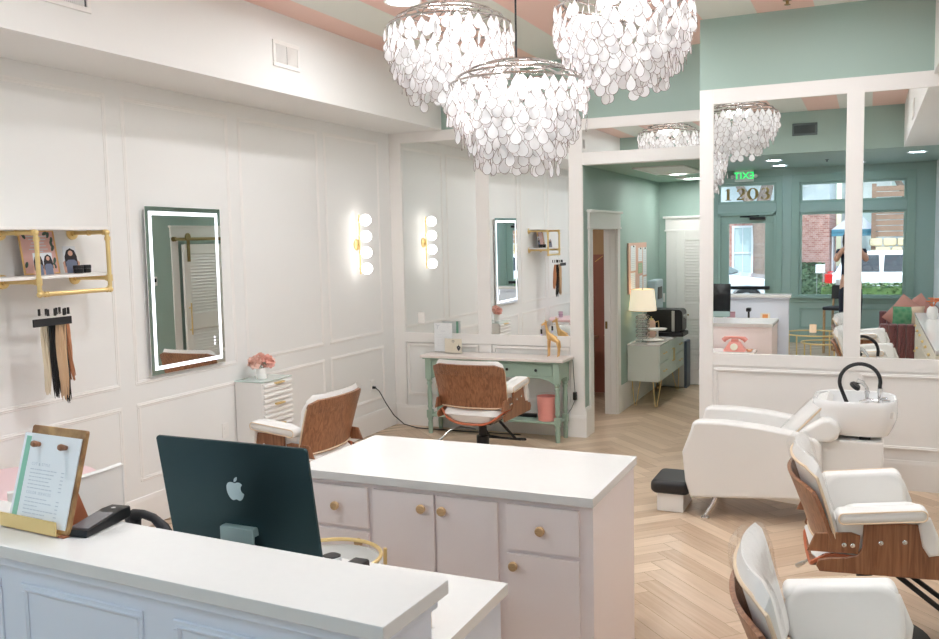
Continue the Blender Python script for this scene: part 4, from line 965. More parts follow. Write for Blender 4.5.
build('back_plate', MB().lathe([(0.001, 0.0), (0.055, 0.0), (0.052, 0.014), (0.02, 0.022), (0.001, 0.022)], 24, Euler((0, R(90), 0)).to_matrix().to_4x4()), M['brass'], t)
build('rod', MB().cyl((0.04, 0, -0.29), (0.04, 0, 0.29), 0.008).cyl((0.01, 0, 0), (0.04, 0, 0), 0.012), M['brass'], t)
for z in (-0.235, -0.078, 0.078, 0.235):
    g = build('globe', MB().sphere((0.112, 0, z), 0.056, 24, 16), M['globe'], t)
    build('socket', MB().cyl((0.035, 0, z), (0.062, 0, z), 0.016), M['brass'], g)
# pipe shelf
t = thing('pipe_shelf', 'brass pipe shelf with two white boards on the left wall', 'shelf', (XL, 3.82, 0))
y0, y1 = -0.245, 0.27
pipe = MB()
for y in (y0, y1):
    pipe.tube([(0.0, y, 2.04), (0.27, y, 2.04), (0.292, y, 2.032), (0.30, y, 2.01), (0.30, y, 1.71), (0.30, y + (0.02 if y < 0 else -0.02), 1.69)], 0.0135, 10)
    pipe.cyl((0, y, 1.76), (0.30, y, 1.76), 0.0135)
    for z in (2.04, 1.76):
        pipe.cyl((0, y, z), (0.012, y, z), 0.042, 0.04, 20); pipe.cyl((0.012, y, z), (0.03, y, z), 0.02)
    for p0, p1 in (((0.265, y, 2.04), (0.285, y, 2.04)), ((0.30, y, 1.99), (0.30, y, 2.012)), ((0.30, y, 1.74), (0.30, y, 1.78)), ((0.14, y, 2.04), (0.155, y, 2.04)), ((0.27, y, 1.76), (0.285, y, 1.76))): pipe.cyl(p0, p1, 0.018)
    pipe.sphere((0.298, y, 2.038), 0.018, 12, 8); pipe.sphere((0.30, y, 1.688), 0.018, 12, 8)
pipe.cyl((0.30, y0, 1.688), (0.30, y1, 1.688), 0.0135)
for y in (y0 + 0.03, y0 + 0.05, y1 - 0.03): pipe.cyl((0.30, y, 1.688), (0.30, y + 0.012, 1.688), 0.0165)
build('pipe_frame', pipe, M['brass'], t)
for z in (2.0545, 1.7745): build('shelf_board', MB().box(0.005, 0.285, -0.56, 0.30, z, z + 0.018, 0.003), M['trim'], t)
ZSH = 1.7945
# framed pink notice
t = thing('framed_notice', 'pink notice with leaf drawings in a gilt frame on the pipe shelf', 'framed sign', (-4.475, 3.775, ZSH), R(90))
t.rotation_euler = (R(-9), 0, R(90))
fr = MB(); fr.frame(1, 0, -0.125, 0.125, 0, 0.265, 0.009, -0.014); build('frame', fr, M['gold'], t)
pn = build('panel', MB().box(-0.118, 0.118, -0.008, -0.004, 0.006, 0.26), mat('dusty pink card', srgb(222, 178, 170), 0.6), t)
mb = MB()
for k, (w, z) in enumerate(((0.075, 0.225), (0.06, 0.207), (0.045, 0.186), (0.055, 0.168), (0.065, 0.148), (0.03, 0.135))): mb.box(-w, w, -0.009, -0.0075, z, z + 0.006)
build('print', mb, M['ink'], pn)
mb = MB()
for x, z, a in ((0.08, 0.235, 0.4), (0.1, 0.205, 0.2), (0.095, 0.18, -0.3), (0.06, 0.245, 1.2), (0.1, 0.155, 0.5), (0.1, 0.08, 0.3), (0.095, 0.05, -0.4), (-0.1, 0.06, 0.4), (-0.09, 0.23, -0.5)):
    mb.sphere((0, 0, 0), 0.02, 8, 6, M=Matrix.Translation((x, -0.0085, z)) @ Euler((0, a, 0)).to_matrix().to_4x4(), s=(0.5, 0.05, 1))
build('leaf_drawing', mb, mat('dark leaf ink', srgb(70, 92, 82), 0.6), pn)
# photo cards of women with long dark hair, printed flat
def photo_card(loc, rz, w, h, lab, people):
    t = thing('photo_card', lab, 'photograph', loc, rz)
    t.rotation_euler = (R(-7), 0, rz)
    c = build('card', MB().box(-w / 2, w / 2, -0.001, 0.0015, 0, h), mat('card pale', srgb(222, 226, 232), 0.5), t)
    hair, skin, top = MB(), MB(), MB()
    for x, s in people:
        hair.prism([(x - 0.2 * s, 0.2 * h), (x - 0.19 * s, 0.62 * h), (x - 0.12 * s, 0.84 * h), (x, 0.93 * h), (x + 0.13 * s, 0.84 * h), (x + 0.19 * s, 0.62 * h), (x + 0.2 * s, 0.25 * h), (x + 0.1 * s, 0.5 * h), (x - 0.1 * s, 0.5 * h)], 1, -0.0018, -0.0008)
        skin.prism([(x + 0.075 * s * math.cos(k * PI / 7), 0.74 * h + 0.10 * h * math.sin(k * PI / 7)) for k in range(14)], 1, -0.0022, -0.0012)
        skin.prism([(x - 0.24 * s, 0.02 * h), (x - 0.26 * s, 0.4 * h), (x - 0.16 * s, 0.52 * h), (x + 0.16 * s, 0.52 * h), (x + 0.26 * s, 0.4 * h), (x + 0.24 * s, 0.02 * h)], 1, -0.0014, -0.0006)
        top.prism([(x - 0.17 * s, 0.0), (x - 0.17 * s, 0.42 * h), (x - 0.09 * s, 0.5 * h), (x + 0.09 * s, 0.5 * h), (x + 0.17 * s, 0.42 * h), (x + 0.17 * s, 0.0)], 1, -0.002, -0.0011)
    build('print', skin, mat('printed skin', srgb(206, 160, 140), 0.5), c); build('print', hair, mat('printed hair', srgb(38, 30, 34), 0.5), c); build('print', top, mat('printed top', srgb(110, 118, 140), 0.5), c)
    return t
photo_card((-4.36, 3.70, ZSH), R(90), 0.13, 0.13, 'small photo card of two people with long dark hair, in front of the pink notice', ((-0.035, 0.16), (0.033, 0.16)))
photo_card((-4.44, 3.965, ZSH), R(90), 0.095, 0.165, 'narrow photo card of one person with long dark hair on the pipe shelf', ((0.005, 0.24),))
for (y, x), lab in zip(((3.955, -4.375), (4.035, -4.40)), ('small black jar in front of the narrow photo card on the pipe shelf', 'small black jar nearest the right end of the pipe shelf')):
    t = thing('cream_jar', lab, 'jar', (x, y, ZSH), 0, 'black jars on the pipe shelf')
    build('jar', MB().lathe([(0.001, 0), (0.027, 0), (0.03, 0.004), (0.03, 0.026), (0.001, 0.026)], 18), M['black'], t); build('lid', MB().lathe([(0.001, 0.027), (0.031, 0.027), (0.031, 0.045), (0.028, 0.048), (0.001, 0.048)], 18), M['blackmat'], t)
# hair extensions on hangers
def hair_lock(y, x, zt, length, w, col, lab, black_label, swing):
    t = thing('hair_extension', lab, 'hair extension', (x, y, zt), 0, 'hair extensions hanging below the pipe shelf')
    build('hanger', MB().tube([(0.0, 0, 0.13)] + [(0.015 * math.cos(R(a)), 0, 0.138 + 0.018 * math.sin(R(a))) for a in (180, 130, 90, 40, 0, -40)] , 0.0022, 6).cyl((-0.015, 0, 0.138), (-0.002, 0, 0.04), 0.0022).box(-0.05, 0.05, -0.004, 0.004, 0.02, 0.042, 0.003), M['acrylic'], t)
    for s in (-1, 1): build('clip', MB().box(s * 0.035 - 0.006, s * 0.035 + 0.006, -0.006, 0.006, 0.03, 0.07, 0.003), M['black'], t)
    if black_label: build('card_label', MB().box(-0.012 + 0.03, -0.002 + 0.03, -0.20, 0.06, -0.022, 0.022, 0.002), M['blackmat'], t)
    rr = random.Random(int(y * 1000))
    n = 26
    mb = MB()
    for k in range(n):
        a = k / (n - 1) * 2 - 1
        ph = rr.random() * 6; dx = rr.uniform(-0.012, 0.012); dl = rr.uniform(0.9, 1.0)
        pts = []
        for j in range(9):
            s = j / 8
            pts.append((dx * (0.4 + s) + 0.006 * math.sin(ph + s * 5), a * w / 2 * (0.75 + 0.35 * s * (1 - s) * 2 - 0.25 * s) + swing * s * s + 0.004 * math.sin(ph * 2 + s * 6), -0.0 - s * length * dl))
        mb.tube(pts, [0.0045, 0.006, 0.0065, 0.0065, 0.0065, 0.006, 0.005, 0.004, 0.0015], 5)
    build('hair', mb, mat('hair tint', col, 0.35, bump=0.2, bscale=200), t)
    return t
hx = -4.27
hair_lock(3.595, hx, 1.535, 0.43, 0.05, srgb(222, 206, 180), 'pale platinum hair lock, leftmost on the hangers under the pipe shelf', False, 0.0)
hair_lock(3.625, hx + 0.02, 1.535, 0.45, 0.045, srgb(30, 26, 26), 'thin black hair lock second from left under the pipe shelf', False, 0.01)
hair_lock(3.665, hx + 0.045, 1.535, 0.47, 0.062, srgb(206, 172, 138), 'long sandy blond hair lock with a black label, under the pipe shelf', True, 0.0)
hair_lock(3.705, hx + 0.01, 1.535, 0.50, 0.05, srgb(28, 22, 22), 'long black hair lock beside the sandy one under the pipe shelf', False, 0.02)
hair_lock(3.745, hx - 0.01, 1.535, 0.37, 0.055, srgb(186, 128, 92), 'short copper brown hair lock, rightmost under the pipe shelf', False, 0.04)
# wave-front drawer unit
t = thing('drawer_unit', 'narrow white drawer unit with a ribbed front against the left wall', 'drawer unit', (-4.425, 5.775, 0))
build('body', MB().box(-0.135, 0.125, -0.19, 0.19, 0.02, 0.862, 0.004), M['trim'], t)
build('glass_top', MB().box(-0.138, 0.14, -0.195, 0.195, 0.862, 0.87, 0.002), mat('greenish top glass', srgb(206, 222, 216), 0.08, coat=0.5), t)
z = 0.855
for k in range(5):
    z1, z0 = z - k * 0.166, z - (k + 1) * 0.166 + 0.006
    prof = []
    nw = 4
    for j in range(nw):
        zz = z1 - (z1 - z0) * j / nw; zb = z1 - (z1 - z0) * (j + 1) / nw
        prof += [(0.13, zz), (0.150, zz - (zz - zb) * 0.45), (0.150, zz - (zz - zb) * 0.8)]
    d = build('drawer', MB().prism([(0.12, z1)] + prof + [(0.13, z0), (0.12, z0)], 1, -0.185, 0.185), M['trim'], t)
    build('handle', MB().box(0.143, 0.172, -0.055, 0.055, z1 - 0.018, z1 - 0.004, 0.004), M['brass'], d)
# vase of peonies
t = thing('flower_vase', 'small white vase on the ribbed drawer unit', 'vase', (-4.41, 5.735, 0.87))
build('vessel', MB().lathe([(0.001, 0), (0.036, 0), (0.04, 0.006), (0.042, 0.07), (0.038, 0.09), (0.032, 0.09), (0.034, 0.02), (0.001, 0.015)], 24), M['trim'], t)
def peony(loc, base, r, col, lab, seed):
    rr = random.Random(seed)
    t = thing('peony', lab, 'flower', base, 0, 'peonies in the white vase')
    v = Vector(loc) - Vector(base)
    build('stem', MB().tube([(0, 0, -0.03), v * 0.5 + Vector((0.003, 0, 0.005)), v], 0.003, 6), mat('stem green', srgb(110, 140, 110), 0.6), t)
    mb = MB()
    for k in range(46):
        q = (k + 0.5) / 46; th = math.acos(1 - 1.75 * q); ph = k * 2.39996
        d = Vector((math.sin(th) * math.cos(ph), math.sin(th) * math.sin(ph), math.cos(th)))
        rot = d.to_track_quat('Z', 'Y').to_matrix().to_4x4() @ Matrix.Rotation(rr.random() * 6.28, 4, 'Z')
        sc = r * (0.55 + 0.25 * q) * rr.uniform(0.85, 1.15)
        def pet(a, b):
            a, b = a * 2 - 1, b
            wv = 1 - abs(a) ** 2
            return Vector((a * sc * 0.55 * (0.35 + b * (1.3 - b) * 1.2), (b - 0.3) * sc * 0.3, sc * 0.12 + b * sc * 0.55 * (0.75 + 0.25 * wv) + 0.06 * sc * math.sin(a * 5 + k)))
        mb.grid(pet, 5, 4, Matrix.Translation(v) @ rot @ Matrix.Translation((0, 0, r * 0.28)))
    build('bloom', mb, mat('peony petal', col, 0.6, var=0.18, vscale=60), t)
    lf = MB()
    for s in (-1, 1):
        lf.grid(lambda a, b: Vector((s * (0.01 + a * 0.05), (b - 0.5) * 0.025 * math.sin(PI * min(a + 0.05, 1)), v.z * 0.55 + 0.012 * math.sin(a * 3) - 0.02 * a)), 6, 3, Matrix.Rotation(seed, 4, 'Z'))
    build('leaf', lf, mat('leaf green', srgb(96, 130, 112), 0.5), t)
B0 = (-4.41, 5.735, 0.95)
peony((-4.44, 5.69, 1.01), B0, 0.078, srgb(250, 204, 190), 'pale pink peony on the left of the white vase', 1)
peony((-4.38, 5.78, 1.01), B0, 0.078, srgb(246, 182, 168), 'deeper coral peony on the right of the white vase', 2)
peony((-4.43, 5.75, 1.04), B0, 0.06, srgb(248, 192, 178), 'small pink peony at the top of the white vase', 3)

# ------------------------------------------------------------------ ISLAND
t = thing('island_cabinet', 'blush pink island cabinet with white worktop and round wood knobs', 'cabinet', (-1.69, 3.71, 0))
build('body', MB().box(-0.69, 0.70, -0.335, 0.345, 0.0, 0.872, 0.003), M['blush'], t)
build('worktop', MB().box(-0.71, 0.71, -0.37, 0.365, 0.872, 0.912, 0.004), M['counter'], t)
def knob(x, z, par): build('knob', MB().lathe([(0.001, 0), (0.010, 0), (0.010, 0.012), (0.019, 0.016), (0.0205, 0.022), (0.0195, 0.03), (0.016, 0.033), (0.001, 0.0335)], 22, Matrix.Translation((x, -0.352, z)) @ Euler((R(90), 0, 0)).to_matrix().to_4x4()), M['woodknob'], par)
def front(name, x0, x1, z0, z1, kx, kz):
    d = build(name, MB().box(x0 + 1.69, x1 + 1.69, -0.353, -0.335, z0, z1, 0.004), M['blush'], t); knob(kx + 1.69, kz, d)
front('drawer', -2.325, -2.03, 0.66, 0.848, -2.19, 0.757)
front('door', -2.325, -2.03, 0.10, 0.642, -2.07, 0.60)
front('door', -2.003, -1.697, 0.10, 0.848, -1.75, 0.788)
front('door', -1.687, -1.40, 0.10, 0.848, -1.65, 0.788)
front('drawer', -1.362, -1.045, 0.655, 0.848, -1.205, 0.753)
front('door', -1.362, -1.045, 0.10, 0.637, -1.325, 0.59)
build('toe_kick', MB().box(-0.68, 0.69, -0.337, -0.333, 0.0, 0.08), M['blush'], t)

# ------------------------------------------------------------------ RECEPTION DESK
t = thing('reception_desk', 'white raised reception counter with panelled front across the foreground', 'reception desk', (-0.962, 1.642, 0), R(-2.9))
L_ = -2.9
build('counter_top', MB().box(L_, 0.0, 0.0, 0.305, 1.062, 1.10, 0.004), M['counter'], t)
build('front_wall', MB().box(L_, -0.03, 0.035, 0.265, 0.0, 1.062, 0.002), M['deskwhite'], t)
pm = MB()
for a0, a1 in ((-2.45, -1.93), (-1.85, -1.36), (-1.27, -0.78), (-0.67, -0.12)):
    pm.frame(1, 0.036, a0, a1, 0.2, 0.985, 0.026, -0.007); pm.frame(1, 0.036, a0 + 0.012, a1 - 0.012, 0.212, 0.973, 0.010, -0.010)
pm.box(L_, -0.03, 0.02, 0.036, 0, 0.14, 0.003)
build('panel_moulding', pm, M['deskwhite'], t)
build('cap_moulding', MB().box(L_, -0.02, 0.018, 0.285, 1.03, 1.062, 0.006), M['deskwhite'], t)
inv = (Matrix.Translation((-0.962, 1.642, 0)) @ Matrix.Rotation(R(-2.9), 4, 'Z')).inverted()
build('work_ledge', MB().prism([(-1.10, 1.945), (-1.10, 2.72), (-3.5, 2.72), (-3.5, 2.06)], 2, 0.742, 0.78, 0.0, M=inv), M['counter'], t)
build('ledge_end_panel', MB().box(-1.16, -1.115, 1.95, 2.69, 0, 0.742, 0.003, M=inv), M['deskwhite'], t)
build('ledge_divider', MB().box(-2.75, -2.71, 2.0, 2.69, 0, 0.742, 0.003, M=inv), M['deskwhite'], t)
# desktop computer
t = thing('desktop_computer', 'dark teal all-in-one desktop computer seen from the back on the reception desk', 'computer', (-1.99, 2.46, 0.78))
tilt = Matrix.Translation((0, -0.02, 0.20)) @ Matrix.Rotation(R(9.5), 4, 'X') @ Matrix.Translation((0, 0, -0.20))
W_, Zb, Zt = 0.322, 0.055, 0.500
build('display_shell', MB().prism(rrect(-W_, W_, Zb, Zt, 0.014, 5), 1, -0.006, 0.006, 0.003, 2, M=tilt), M['imac'], t)
build('screen', MB().prism(rrect(-W_ + 0.004, W_ - 0.004, Zb + 0.075, Zt - 0.004, 0.01, 4), 1, 0.0062, 0.0075, M=tilt), M['screen'], t)
build('chin', MB().prism(rrect(-W_ + 0.003, W_ - 0.003, Zb + 0.003, Zb + 0.074, 0.01, 4), 1, 0.0062, 0.0072, M=tilt), M['imacstand'], t)
def bez(p0, p1, p2, p3, n=8): return [tuple((1 - k / n) ** 3 * a + 3 * (1 - k / n) ** 2 * (k / n) * b + 3 * (1 - k / n) * (k / n) ** 2 * c + (k / n) ** 3 * d for a, b, c, d in zip(p0, p1, p2, p3)) for k in range(n)]
lg = []
for q in (((0, 0.60), (0.12, 0.60), (0.20, 0.68), (0.34, 0.68)), ((0.34, 0.68), (0.50, 0.68), (0.62, 0.60), (0.68, 0.50)), ((0.68, 0.50), (0.42, 0.36), (0.42, -0.06), (0.74, -0.18)), ((0.74, -0.18), (0.62, -0.52), (0.42, -0.72), (0.28, -0.72)), ((0.28, -0.72), (0.16, -0.72), (0.12, -0.64), (0, -0.64)), ((0, -0.64), (-0.12, -0.64), (-0.16, -0.72), (-0.28, -0.72)), ((-0.28, -0.72), (-0.56, -0.72), (-0.86, -0.12), (-0.70, 0.36)), ((-0.70, 0.36), (-0.58, 0.68), (-0.30, 0.72), (0, 0.60))): lg += bez(*q)
leaf = bez((0.0, 0.70), (-0.02, 0.92), (0.16, 1.08), (0.32, 1.10)) + bez((0.32, 1.10), (0.33, 0.88), (0.18, 0.70), (0.0, 0.70))
k_ = 0.049
lm = MB(); lm.prism([(x * k_, 0.318 + z * k_) for x, z in lg], 1, -0.0072, -0.0055, M=tilt); lm.prism([(x * k_, 0.318 + z * k_) for x, z in leaf], 1, -0.0072, -0.0055, M=tilt)
build('logo', lm, M['imaclogo'], t)
build('stand', MB().box(-0.072, 0.072, -0.052, -0.040, 0.004, 0.185, 0.004).box(-0.072, 0.072, -0.048, -0.006, 0.155, 0.187, 0.006).box(-0.072, 0.072, -0.052, 0.11, 0, 0.008, 0.003), M['imacstand'], t)
# menu board
t = thing('menu_stand', 'striped wood menu stand holding a white price list, at the left end of the counter', 'menu stand', (-2.255, 1.868, 1.10), R(-4))
lean = Matrix.Translation((0, -0.035, 0.008)) @ Matrix.Rotation(R(-17), 4, 'X')
build('board', MB().prism(rrect(-0.120, 0.128, 0, 0.308, 0.008, 3), 1, 0.0, 0.014, 0.002, 1, M=lean), M['board'], t)
build('back_leg', MB().prism([(0.02, 0.005), (0.105, 0.005), (0.045, 0.17)], 0, 0.02, 0.055, 0.003, 1), M['red_edge'], t)
sh = build('price_list', MB().box(-0.142, 0.119, -0.004, -0.001, 0.012, 0.282, M=lean), M['paper'], t)
build('stripe', MB().box(-0.130, -0.108, -0.005, -0.0035, 0.014, 0.272, M=lean), M['mint'], sh)
tx = MB()
FT = lambda x, z: lean @ Matrix.Translation((x, -0.0042, z)) @ Euler((R(90), 0, 0)).to_matrix().to_4x4()
tx.text('CUT & STYLE', 0.0125, FT(-0.085, 0.190), 0.0003, align='LEFT', spacing=1.2); tx.text('COLOR SERVICES', 0.0125, FT(-0.085, 0.104), 0.0003, align='LEFT', spacing=1.2)
rr = random.Random(2)
for z, n in ((0.174, 6), (0.088, 6)):
    for k in range(n):
        zz = z - k * 0.0112; w = rr.uniform(0.05, 0.125); x = -0.085
        while x < -0.085 + w:
            ww = rr.uniform(0.006, 0.018); tx.box(x, x + ww, -0.0048, -0.0038, zz - 0.0013, zz + 0.0013, M=lean); x += ww + 0.003
        tx.box(0.058, 0.058 + 0.012, -0.0048, -0.0038, zz - 0.0013, zz + 0.0013, M=lean)
tx.box(-0.085, -0.03, -0.0048, -0.0038, 0.020, 0.023, M=lean)
build('print', tx, M['ink'], sh)
for x in (-0.066, 0.058): build('peg', MB().lathe([(0.001, 0), (0.007, 0), (0.009, 0.012), (0.0105, 0.022), (0.008, 0.028), (0.001, 0.029)], 14, lean @ Matrix.Translation((x, -0.003, 0.25)) @ Euler((R(90), 0, 0)).to_matrix().to_4x4()), M['walnut'], t)
build('brass_lip', MB().box(-0.16, 0.10, -0.052, -0.046, 0.006, 0.048, 0.002).box(-0.16, 0.10, -0.05, 0.03, 0.004, 0.009, 0.001), M['brass'], t)
build('foot_board', MB().box(-0.14, 0.125, -0.045, 0.06, 0.0, 0.006, 0.002), M['red_edge'], t)
# card terminal
t = thing('card_terminal', 'black handheld card terminal lying on the counter beside the menu stand', 'card reader', (-2.125, 1.94, 1.10), R(9))
prof = [(-0.105, 0.006), (-0.10, 0.0), (0.10, 0.0), (0.108, 0.012), (0.105, 0.036), (0.06, 0.038), (-0.098, 0.022)]
build('body', MB().prism(prof, 0, -0.038, 0.038, 0.007, 2), M['black'], t)
build('display', MB().prism([(-0.088, 0.0232), (0.03, 0.0352), (0.03, 0.0364), (-0.088, 0.0244)], 0, -0.031, 0.031), mat('grey display', srgb(120, 118, 122), 0.15), t)
build('logo', MB().prism([(0.07 + 0.007 * math.cos(k), 0.0 + 0.007 * math.sin(k)) for k in [2 * PI * q / 12 for q in range(12)]], 2, 0.0372, 0.0388, M=Matrix.Rotation(R(90), 4, 'Z')), mat('pale mark', srgb(190, 190, 195), 0.4), t)
# desk telephone behind the counter
t = thing('desk_telephone', 'black desk telephone behind the counter, its handset showing above the edge', 'telephone', (-2.115, 2.16, 0.715), R(-6))
build('base', MB().prism([(-0.08, 0.065), (0.09, 0.065), (0.09, 0.09), (-0.03, 0.285), (-0.08, 0.285)], 0, -0.09, 0.09, 0.006, 2), M['black'], t)
pts = [(-0.085, -0.03, 0.335), (-0.06, -0.03, 0.357), (-0.02, -0.03, 0.366), (0.03, -0.03, 0.36), (0.075, -0.03, 0.335), (0.1, -0.03, 0.30)]
build('handset', MB().tube(pts, [0.019, 0.021, 0.014, 0.014, 0.018, 0.021], 12).cyl((-0.06, -0.03, 0.35), (-0.055, -0.035, 0.283), 0.02, 0.017).cyl((0.085, -0.03, 0.33), (0.075, -0.035, 0.28), 0.02, 0.017), M['blackmat'], t)
# things on the low ledge
t = thing('computer_mouse', 'black and silver desk mouse at the back edge of the lower reception ledge', 'mouse', (-1.775, 2.64, 0.78), R(-20))
build('shell', MB().prism(rrect(-0.035, 0.035, -0.058, 0.058, 0.03, 5), 2, 0, 0.03, 0.012, 3), M['silver'], t)
build('buttons', MB().prism(rrect(-0.03, 0.03, -0.01, 0.053, 0.022, 5), 2, 0.022, 0.033, 0.008, 2), M['black'], t)
t = thing('barcode_scanner', 'black scanner upright on its stand on the lower reception ledge, seen in the mirror', 'scanner', (-1.45, 2.3, 0.78))
build('stand', MB().lathe([(0.001, 0), (0.055, 0), (0.055, 0.012), (0.015, 0.02), (0.012, 0.12), (0.001, 0.12)], 18), M['black'], t); build('head', MB().box(-0.03, 0.03, -0.05, 0.06, 0.12, 0.17, 0.012), M['black'], t)
t = thing('orange_card', 'small orange picture card in a clear stand on the reception ledge, seen in the mirror', 'card', (-1.24, 2.3, 0.78))
build('card', MB().box(-0.06, 0.06, -0.003, 0.003, 0.004, 0.10, 0.001), M['cream'], t); build('picture', MB().box(-0.035, 0.035, 0.003, 0.0045, 0.02, 0.085), mat('orange print', srgb(226, 150, 90), 0.5), t); build('stand', MB().box(-0.062, 0.062, -0.02, 0.02, 0, 0.004, 0.001), M['acrylic'], t)
for x, lab, c in ((-1.86, 'small green box on the reception ledge under the computer, seen in the mirror', srgb(150, 176, 140)), (-1.70, 'small pink box on the reception ledge, seen in the mirror', srgb(196, 150, 160))):
    t = thing('small_box', lab, 'box', (x, 2.12, 0.78)); build('carton', MB().box(-0.05, 0.05, -0.03, 0.03, 0, 0.085, 0.002), mat('carton tint', c, 0.5), t); build('lid', MB().box(-0.052, 0.052, -0.032, 0.032, 0.085, 0.10, 0.003), mat('lid tint', tuple(q * 0.8 for q in c[:3]) + (1,), 0.5), t)
# gilt tub chair between counter and island
t = thing('tub_chair', 'white tub chair with a gold rail behind the reception desk', 'chair', (-2.0, 3.0, -0.09))
arc = [(0.235 * math.sin(a), 0.235 * math.cos(a) - 0.0, 0.75) for a in [R(-25 + 150 * k / 20) for k in range(21)]]
arc = [(0.21 * math.cos(a), 0.21 * math.sin(a), 0.75) for a in [R(-70 + 230 * k / 24) for k in range(25)]]
build('back_rail', MB().tube(arc, 0.0085, 8), M['brass'], t)
build('back_pad', MB().slab(lambda a, b: Vector((0.218 * math.cos(R(-62 + 214 * a)), 0.218 * math.sin(R(-62 + 214 * a)), 0.49 + 0.235 * b)), lambda a, b: Vector(((0.218 - 0.04 * math.sin(PI * (0.1 + 0.8 * b))) * math.cos(R(-62 + 214 * a)), (0.218 - 0.04 * math.sin(PI * (0.1 + 0.8 * b))) * math.sin(R(-62 + 214 * a)), 0.49 + 0.235 * b)), 24, 8), M['leather'], t)
build('seat', MB().lathe([(0.001, 0.42), (0.225, 0.42), (0.24, 0.44), (0.235, 0.475), (0.2, 0.495), (0.001, 0.50)], 32), M['leather'], t)
for k in range(4):
    a = R(45 + 90 * k); build('leg', MB().cyl((0.17 * math.cos(a), 0.17 * math.sin(a), 0.42), (0.21 * math.cos(a), 0.21 * math.sin(a), 0.09), 0.011, 0.008), M['brass'], t)
for a in (R(-70), R(160), R(45)): build('rail_post', MB().cyl((0.235 * math.cos(a), 0.235 * math.sin(a), 0.75), (0.225 * math.cos(a), 0.225 * math.sin(a), 0.44), 0.008), M['brass'], t)
# manicure corner
t = thing('round_table', 'round pale pink table behind the white accent chair, by the left wall', 'table', (-4.14, 3.28, 0))
build('table_top', MB().lathe([(0.001, 0.66), (0.37, 0.66), (0.385, 0.67), (0.385, 0.69), (0.375, 0.70), (0.001, 0.70)], 48), M['pinkpale'], t)
build('pedestal', MB().lathe([(0.001, 0.03), (0.05, 0.03), (0.045, 0.3), (0.07, 0.64), (0.12, 0.66), (0.001, 0.66)], 24), M['pinkpale'], t); build('foot', MB().lathe([(0.001, 0.0), (0.24, 0.0), (0.24, 0.03), (0.06, 0.06), (0.001, 0.06)], 36), M['pinkpale'], t)
t = thing('nail_lamp', 'mauve tumbler on the pale pink table behind the menu stand', 'tumbler', (-4.36, 3.26, 0.70)); build('cup', MB().lathe([(0.001, 0), (0.03, 0), (0.036, 0.09), (0.033, 0.09), (0.028, 0.006), (0.001, 0.006)], 20), mat('mauve plastic', srgb(196, 168, 186), 0.4), t); build('band', MB().lathe([(0.033, 0.03), (0.0345, 0.03), (0.0355, 0.05), (0.034, 0.05)], 20), mat('mauve band', srgb(176, 146, 168), 0.4), t)
t.name = 'tumbler'
t = thing('accent_chair', 'white upholstered low chair with a sweeping back, left of the computer', 'chair', (-3.56, 3.04, 0), R(56.8))
def bk_(off):
    def f(a, b):
        u = a * 2 - 1
        return Vector((u * 0.25, -0.20 + 0.05 * u * u + off - 0.03 * b, 0.34 + (0.50 + 0.06 * a) * b))
    return f
build('backrest', MB().slab(bk_(0.0), bk_(0.05), 20, 10), M['leather'], t)
build('back_piping', MB().tube([bk_(0.0)(k / 20, 1) for k in range(21)] + [bk_(0.0)(1, 1 - k / 8) for k in range(1, 9)], 0.006, 6), M['leather'], t)
build('seat', MB().prism(rrect(-0.25, 0.25, -0.16, 0.22, 0.08, 5), 2, 0.34, 0.46, 0.04, 3), M['leather'], t)
for x, y in ((-0.20, -0.14), (0.20, -0.14), (-0.20, 0.18), (0.20, 0.18)): build('leg', MB().cyl((x, y, 0.35), (x * 1.1, y * 1.1, 0), 0.014, 0.009), M['brass'], t)
# low console with a rotary phone behind the island
t = thing('low_console', 'low white console behind the island, seen only in the basin mirror', 'console', (-1.72, 4.30, -0.07))
build('top', MB().box(-0.55, 0.58, -0.18, 0.16, 0.665, 0.695, 0.004), M['counter'], t); build('back_panel', MB().box(-0.53, 0.56, -0.16, -0.13, 0.07, 0.665, 0.002), M['blush'], t)
for x in (-0.53, 0.52): build('side', MB().box(x, x + 0.03, -0.16, 0.14, 0.07, 0.665, 0.002), M['blush'], t)
t = thing('rotary_phone', 'pink rotary telephone on the low console, seen in the mirror', 'telephone', (-1.36, 4.32, 0.625))
build('body', MB().loft([[Vector((x, y, z)) for x, y in rrect(-w, w, -d, d, 0.02, 4)] for w, d, z in ((0.115, 0.09, 0), (0.113, 0.088, 0.02), (0.085, 0.07, 0.06), (0.062, 0.05, 0.10), (0.058, 0.045, 0.105))]), M['pink'], t)
build('handset', MB().tube([(-0.125, 0, 0.115), (-0.1, 0, 0.14), (-0.05, 0, 0.152), (0.05, 0, 0.152), (0.1, 0, 0.14), (0.125, 0, 0.115)], [0.027, 0.026, 0.014, 0.014, 0.026, 0.027], 12).box(-0.04, 0.04, -0.02, 0.02, 0.10, 0.135, 0.01), M['pink'], t)
build('dial', MB().lathe([(0.001, 0), (0.042, 0), (0.04, 0.008), (0.001, 0.01)], 24, Matrix.Translation((0, 0.075, 0.052)) @ Euler((R(-62), 0, 0)).to_matrix().to_4x4()), M['cream'], t)
t = thing('orange_dish', 'small orange dish on the low console, seen in the mirror', 'dish', (-1.20, 4.34, 0.625)); build('dish', MB().lathe([(0.001, 0), (0.025, 0), (0.04, 0.025), (0.036, 0.025), (0.022, 0.006), (0.001, 0.006)], 18), mat('orange glaze', srgb(226, 160, 120), 0.35), t); build('soap', MB().sphere((0, 0, 0.018), 0.022, 12, 8, s=(1, 1, 0.5)), M['cream'], t)
